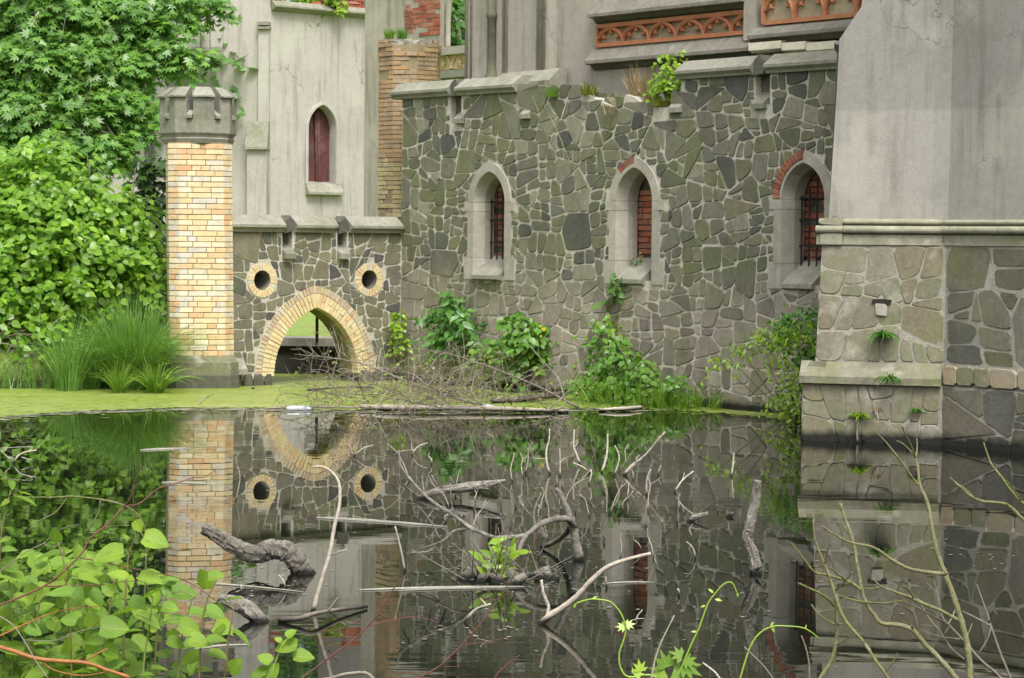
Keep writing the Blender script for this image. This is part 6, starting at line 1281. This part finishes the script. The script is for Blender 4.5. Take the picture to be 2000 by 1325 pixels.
# bare mossy shrub on the right of the near bank
SHY = 8.3
def shrub(label, stem, ra, rb, subs, Y=SHY, mat='mosstwig', tw=6):
    P3 = fore(c7, stem, Y, Y+random.uniform(-.1, .3)); g0 = P3[0].copy(); g0[2] = .1; t = thing('bare_shrub', g0, label, 'shrub'); mb = MB(); S_ = limb(mb, [g0]+P3, px(ra, Y), px(rb, Y), 9, 6, .16); mb.build('stem', M[mat], t, True)
    for P_, a, b_ in subs:
        m2 = MB(); S2 = limb(m2, fore(c7, P_, Y+random.uniform(-.02, .02), Y+random.uniform(-.25, .25)), px(a, Y), px(b_, Y), 7, 6, .2)
        for k in range(len(S2)//3):      # bud scars
            p = S2[random.randrange(len(S2))]; d = unit(np.array([random.gauss(0, 1), random.gauss(0, 1), random.gauss(.3, 1)])); m2.tube([p, p+d*px(b_*2.2+1, Y)], [px(b_*.6+.3, Y), px(.3, Y)], 4)
        m2.build('branch', M[mat], t, True)
shrub('tallest bare shrub stem, moss green, forking at its top before the tower base', [(1020, 1420), (1010, 1325), (1000, 1200), (975, 1080), (930, 940), (890, 830), (850, 720), (825, 600), (805, 490), (770, 410), (762, 340), (748, 270)], 7.5, 2.2, [
    ([(748, 275), (725, 215), (700, 165), (685, 128)], 2, 1.2), ([(750, 275), (757, 230), (755, 186)], 1.6, 1.), ([(745, 268), (700, 220), (660, 196)], 1.6, 1.), ([(765, 405), (740, 380), (690, 310), (630, 230), (590, 185), (555, 150)], 2.6, 1.2), ([(765, 408), (730, 385)], 1.6, 1),
    ([(880, 830), (800, 820), (720, 805), (640, 765), (570, 715), (520, 695), (440, 680), (360, 640), (305, 602)], 4.2, 1.5), ([(660, 775), (648, 758)], 2, 1.4), ([(950, 1050), (880, 1010), (800, 975), (720, 940), (640, 910), (580, 885), (545, 850)], 4.2, 1.5), ([(590, 890), (540, 900), (500, 895)], 1.8, 1.2), ([(745, 950), (720, 910), (692, 885)], 2.4, 1.6), ([(890, 835), (900, 825)], 2, 1.4), ([(840, 715), (828, 705)], 1.8, 1.2)])
shrub('bare shrub stem bending left with a dark budded tip', [(1000, 1420), (940, 1325), (860, 1230), (790, 1160), (735, 1095), (660, 1070), (590, 1065), (550, 1020), (510, 960), (490, 890), (475, 800), (455, 690), (430, 610), (405, 540), (390, 495)], 6., 2.4, [
    ([(490, 905), (440, 870), (400, 855), (330, 835), (270, 820), (235, 780), (190, 720), (158, 680)], 3.6, 1.4), ([(415, 858), (370, 820), (325, 790)], 2.2, 1.3), ([(505, 965), (440, 950), (375, 928)], 2.6, 1.4), ([(505, 965), (600, 968), (700, 955)], 2.4, 1.4), ([(430, 640), (405, 600), (380, 580)], 1.8, 1.2), ([(400, 530), (375, 510), (360, 498)], 1.4, .8), ([(395, 520), (385, 492)], 1.4, .8), ([(398, 515), (400, 490)], 1.4, .8), ([(175, 705), (160, 708)], 1.2, .7), ([(735, 1090), (730, 1075)], 2, 1.4)])
shrub('slim mossy shrub stem splitting into a pale upright whip', [(250, 1420), (300, 1320), (350, 1240), (372, 1150), (375, 1040), (365, 930), (345, 860), (320, 790), (290, 720), (268, 640), (262, 545)], 5., 1.6, [
    ([(370, 930), (390, 1000), (430, 1070), (500, 1150), (560, 1240), (610, 1310), (640, 1360)], 3.6, 3.), ([(362, 980), (330, 945), (270, 910), (195, 875)], 3., 2.2), ([(365, 1068), (320, 1045), (280, 1010), (255, 975)], 2.2, 1.2), ([(370, 905), (410, 870), (450, 820)], 2., 1.2), ([(315, 790), (290, 798), (262, 792)], 1.4, .9), ([(318, 780), (330, 730), (345, 675)], 1.2, .8), ([(268, 665), (245, 670), (228, 662)], 1.2, .8), ([(375, 1065), (410, 1068)], 1.6, 1), ([(375, 1165), (410, 1150), (437, 1126)], 1.6, 1), ([(605, 1295), (640, 1250), (665, 1212)], 2, 1.4)], Y=8.15)
shrub('dark thin shrub stem with several budded twigs beside the tallest stem', [(1210, 1420), (1150, 1320), (1060, 1240), (980, 1150), (920, 1085), (880, 1040), (860, 970), (850, 920), (800, 872)], 3.4, 1.2, [
    ([(870, 1000), (855, 930), (838, 862)], 1.8, .9), ([(890, 1060), (830, 1030), (760, 990), (700, 962)], 2., 1.2), ([(980, 1235), (920, 1185), (870, 1110), (820, 1050), (790, 1000), (762, 945)], 2.2, 1.2), ([(960, 1140), (880, 1130), (820, 1115), (775, 1100)], 1.8, 1.), ([(905, 1068), (925, 1030), (942, 988)], 1.6, 1.), ([(980, 1145), (1005, 1100), (1018, 1065)], 1.6, 1), ([(830, 1075), (775, 1072)], 1.2, .8), ([(890, 1110), (905, 1085), (915, 1070)], 1.6, 1.1)], Y=8.4, mat='greytwig')
shrub('grey thin shrub stem at the right with a budded upright tip', [(1230, 1420), (1190, 1300), (1150, 1200), (1115, 1100), (1090, 1020), (1065, 950), (1040, 880)], 2.8, 1.2, [([(1105, 1075), (1040, 1040), (970, 1005)], 1.8, 1.), ([(1110, 1078), (1090, 1140), (1050, 1205)], 1.8, 1.), ([(1100, 1060), (1120, 1010), (1135, 1020)], 1.3, .8)], Y=8.5, mat='greytwig')
shrub('mossy shrub branch reaching in before the tower base from beyond', [(1420, 1300), (1400, 900), (1340, 640), (1264, 575), (1190, 505), (1130, 490), (1070, 485), (1010, 460), (960, 415), (912, 372)], 4.5, 1.6, [([(1190, 505), (1185, 498)], 1.6, 1), ([(1030, 470), (990, 430), (955, 405)], 1.6, 1)], Y=8.4)
shrub('second mossy shrub branch reaching in higher before the tower base', [(1440, 1300), (1420, 800), (1320, 540), (1255, 490), (1200, 430), (1150, 360), (1110, 310), (1090, 260), (1072, 205)], 4., 1.5, [([(1250, 480), (1215, 430), (1180, 385)], 2, 1), ([(1360, 320), (1300, 160), (1264, 120), (1215, 105)], 1.6, .8), ([(1290, 140), (1270, 100), (1250, 70)], 1.3, .8)], Y=8.5)
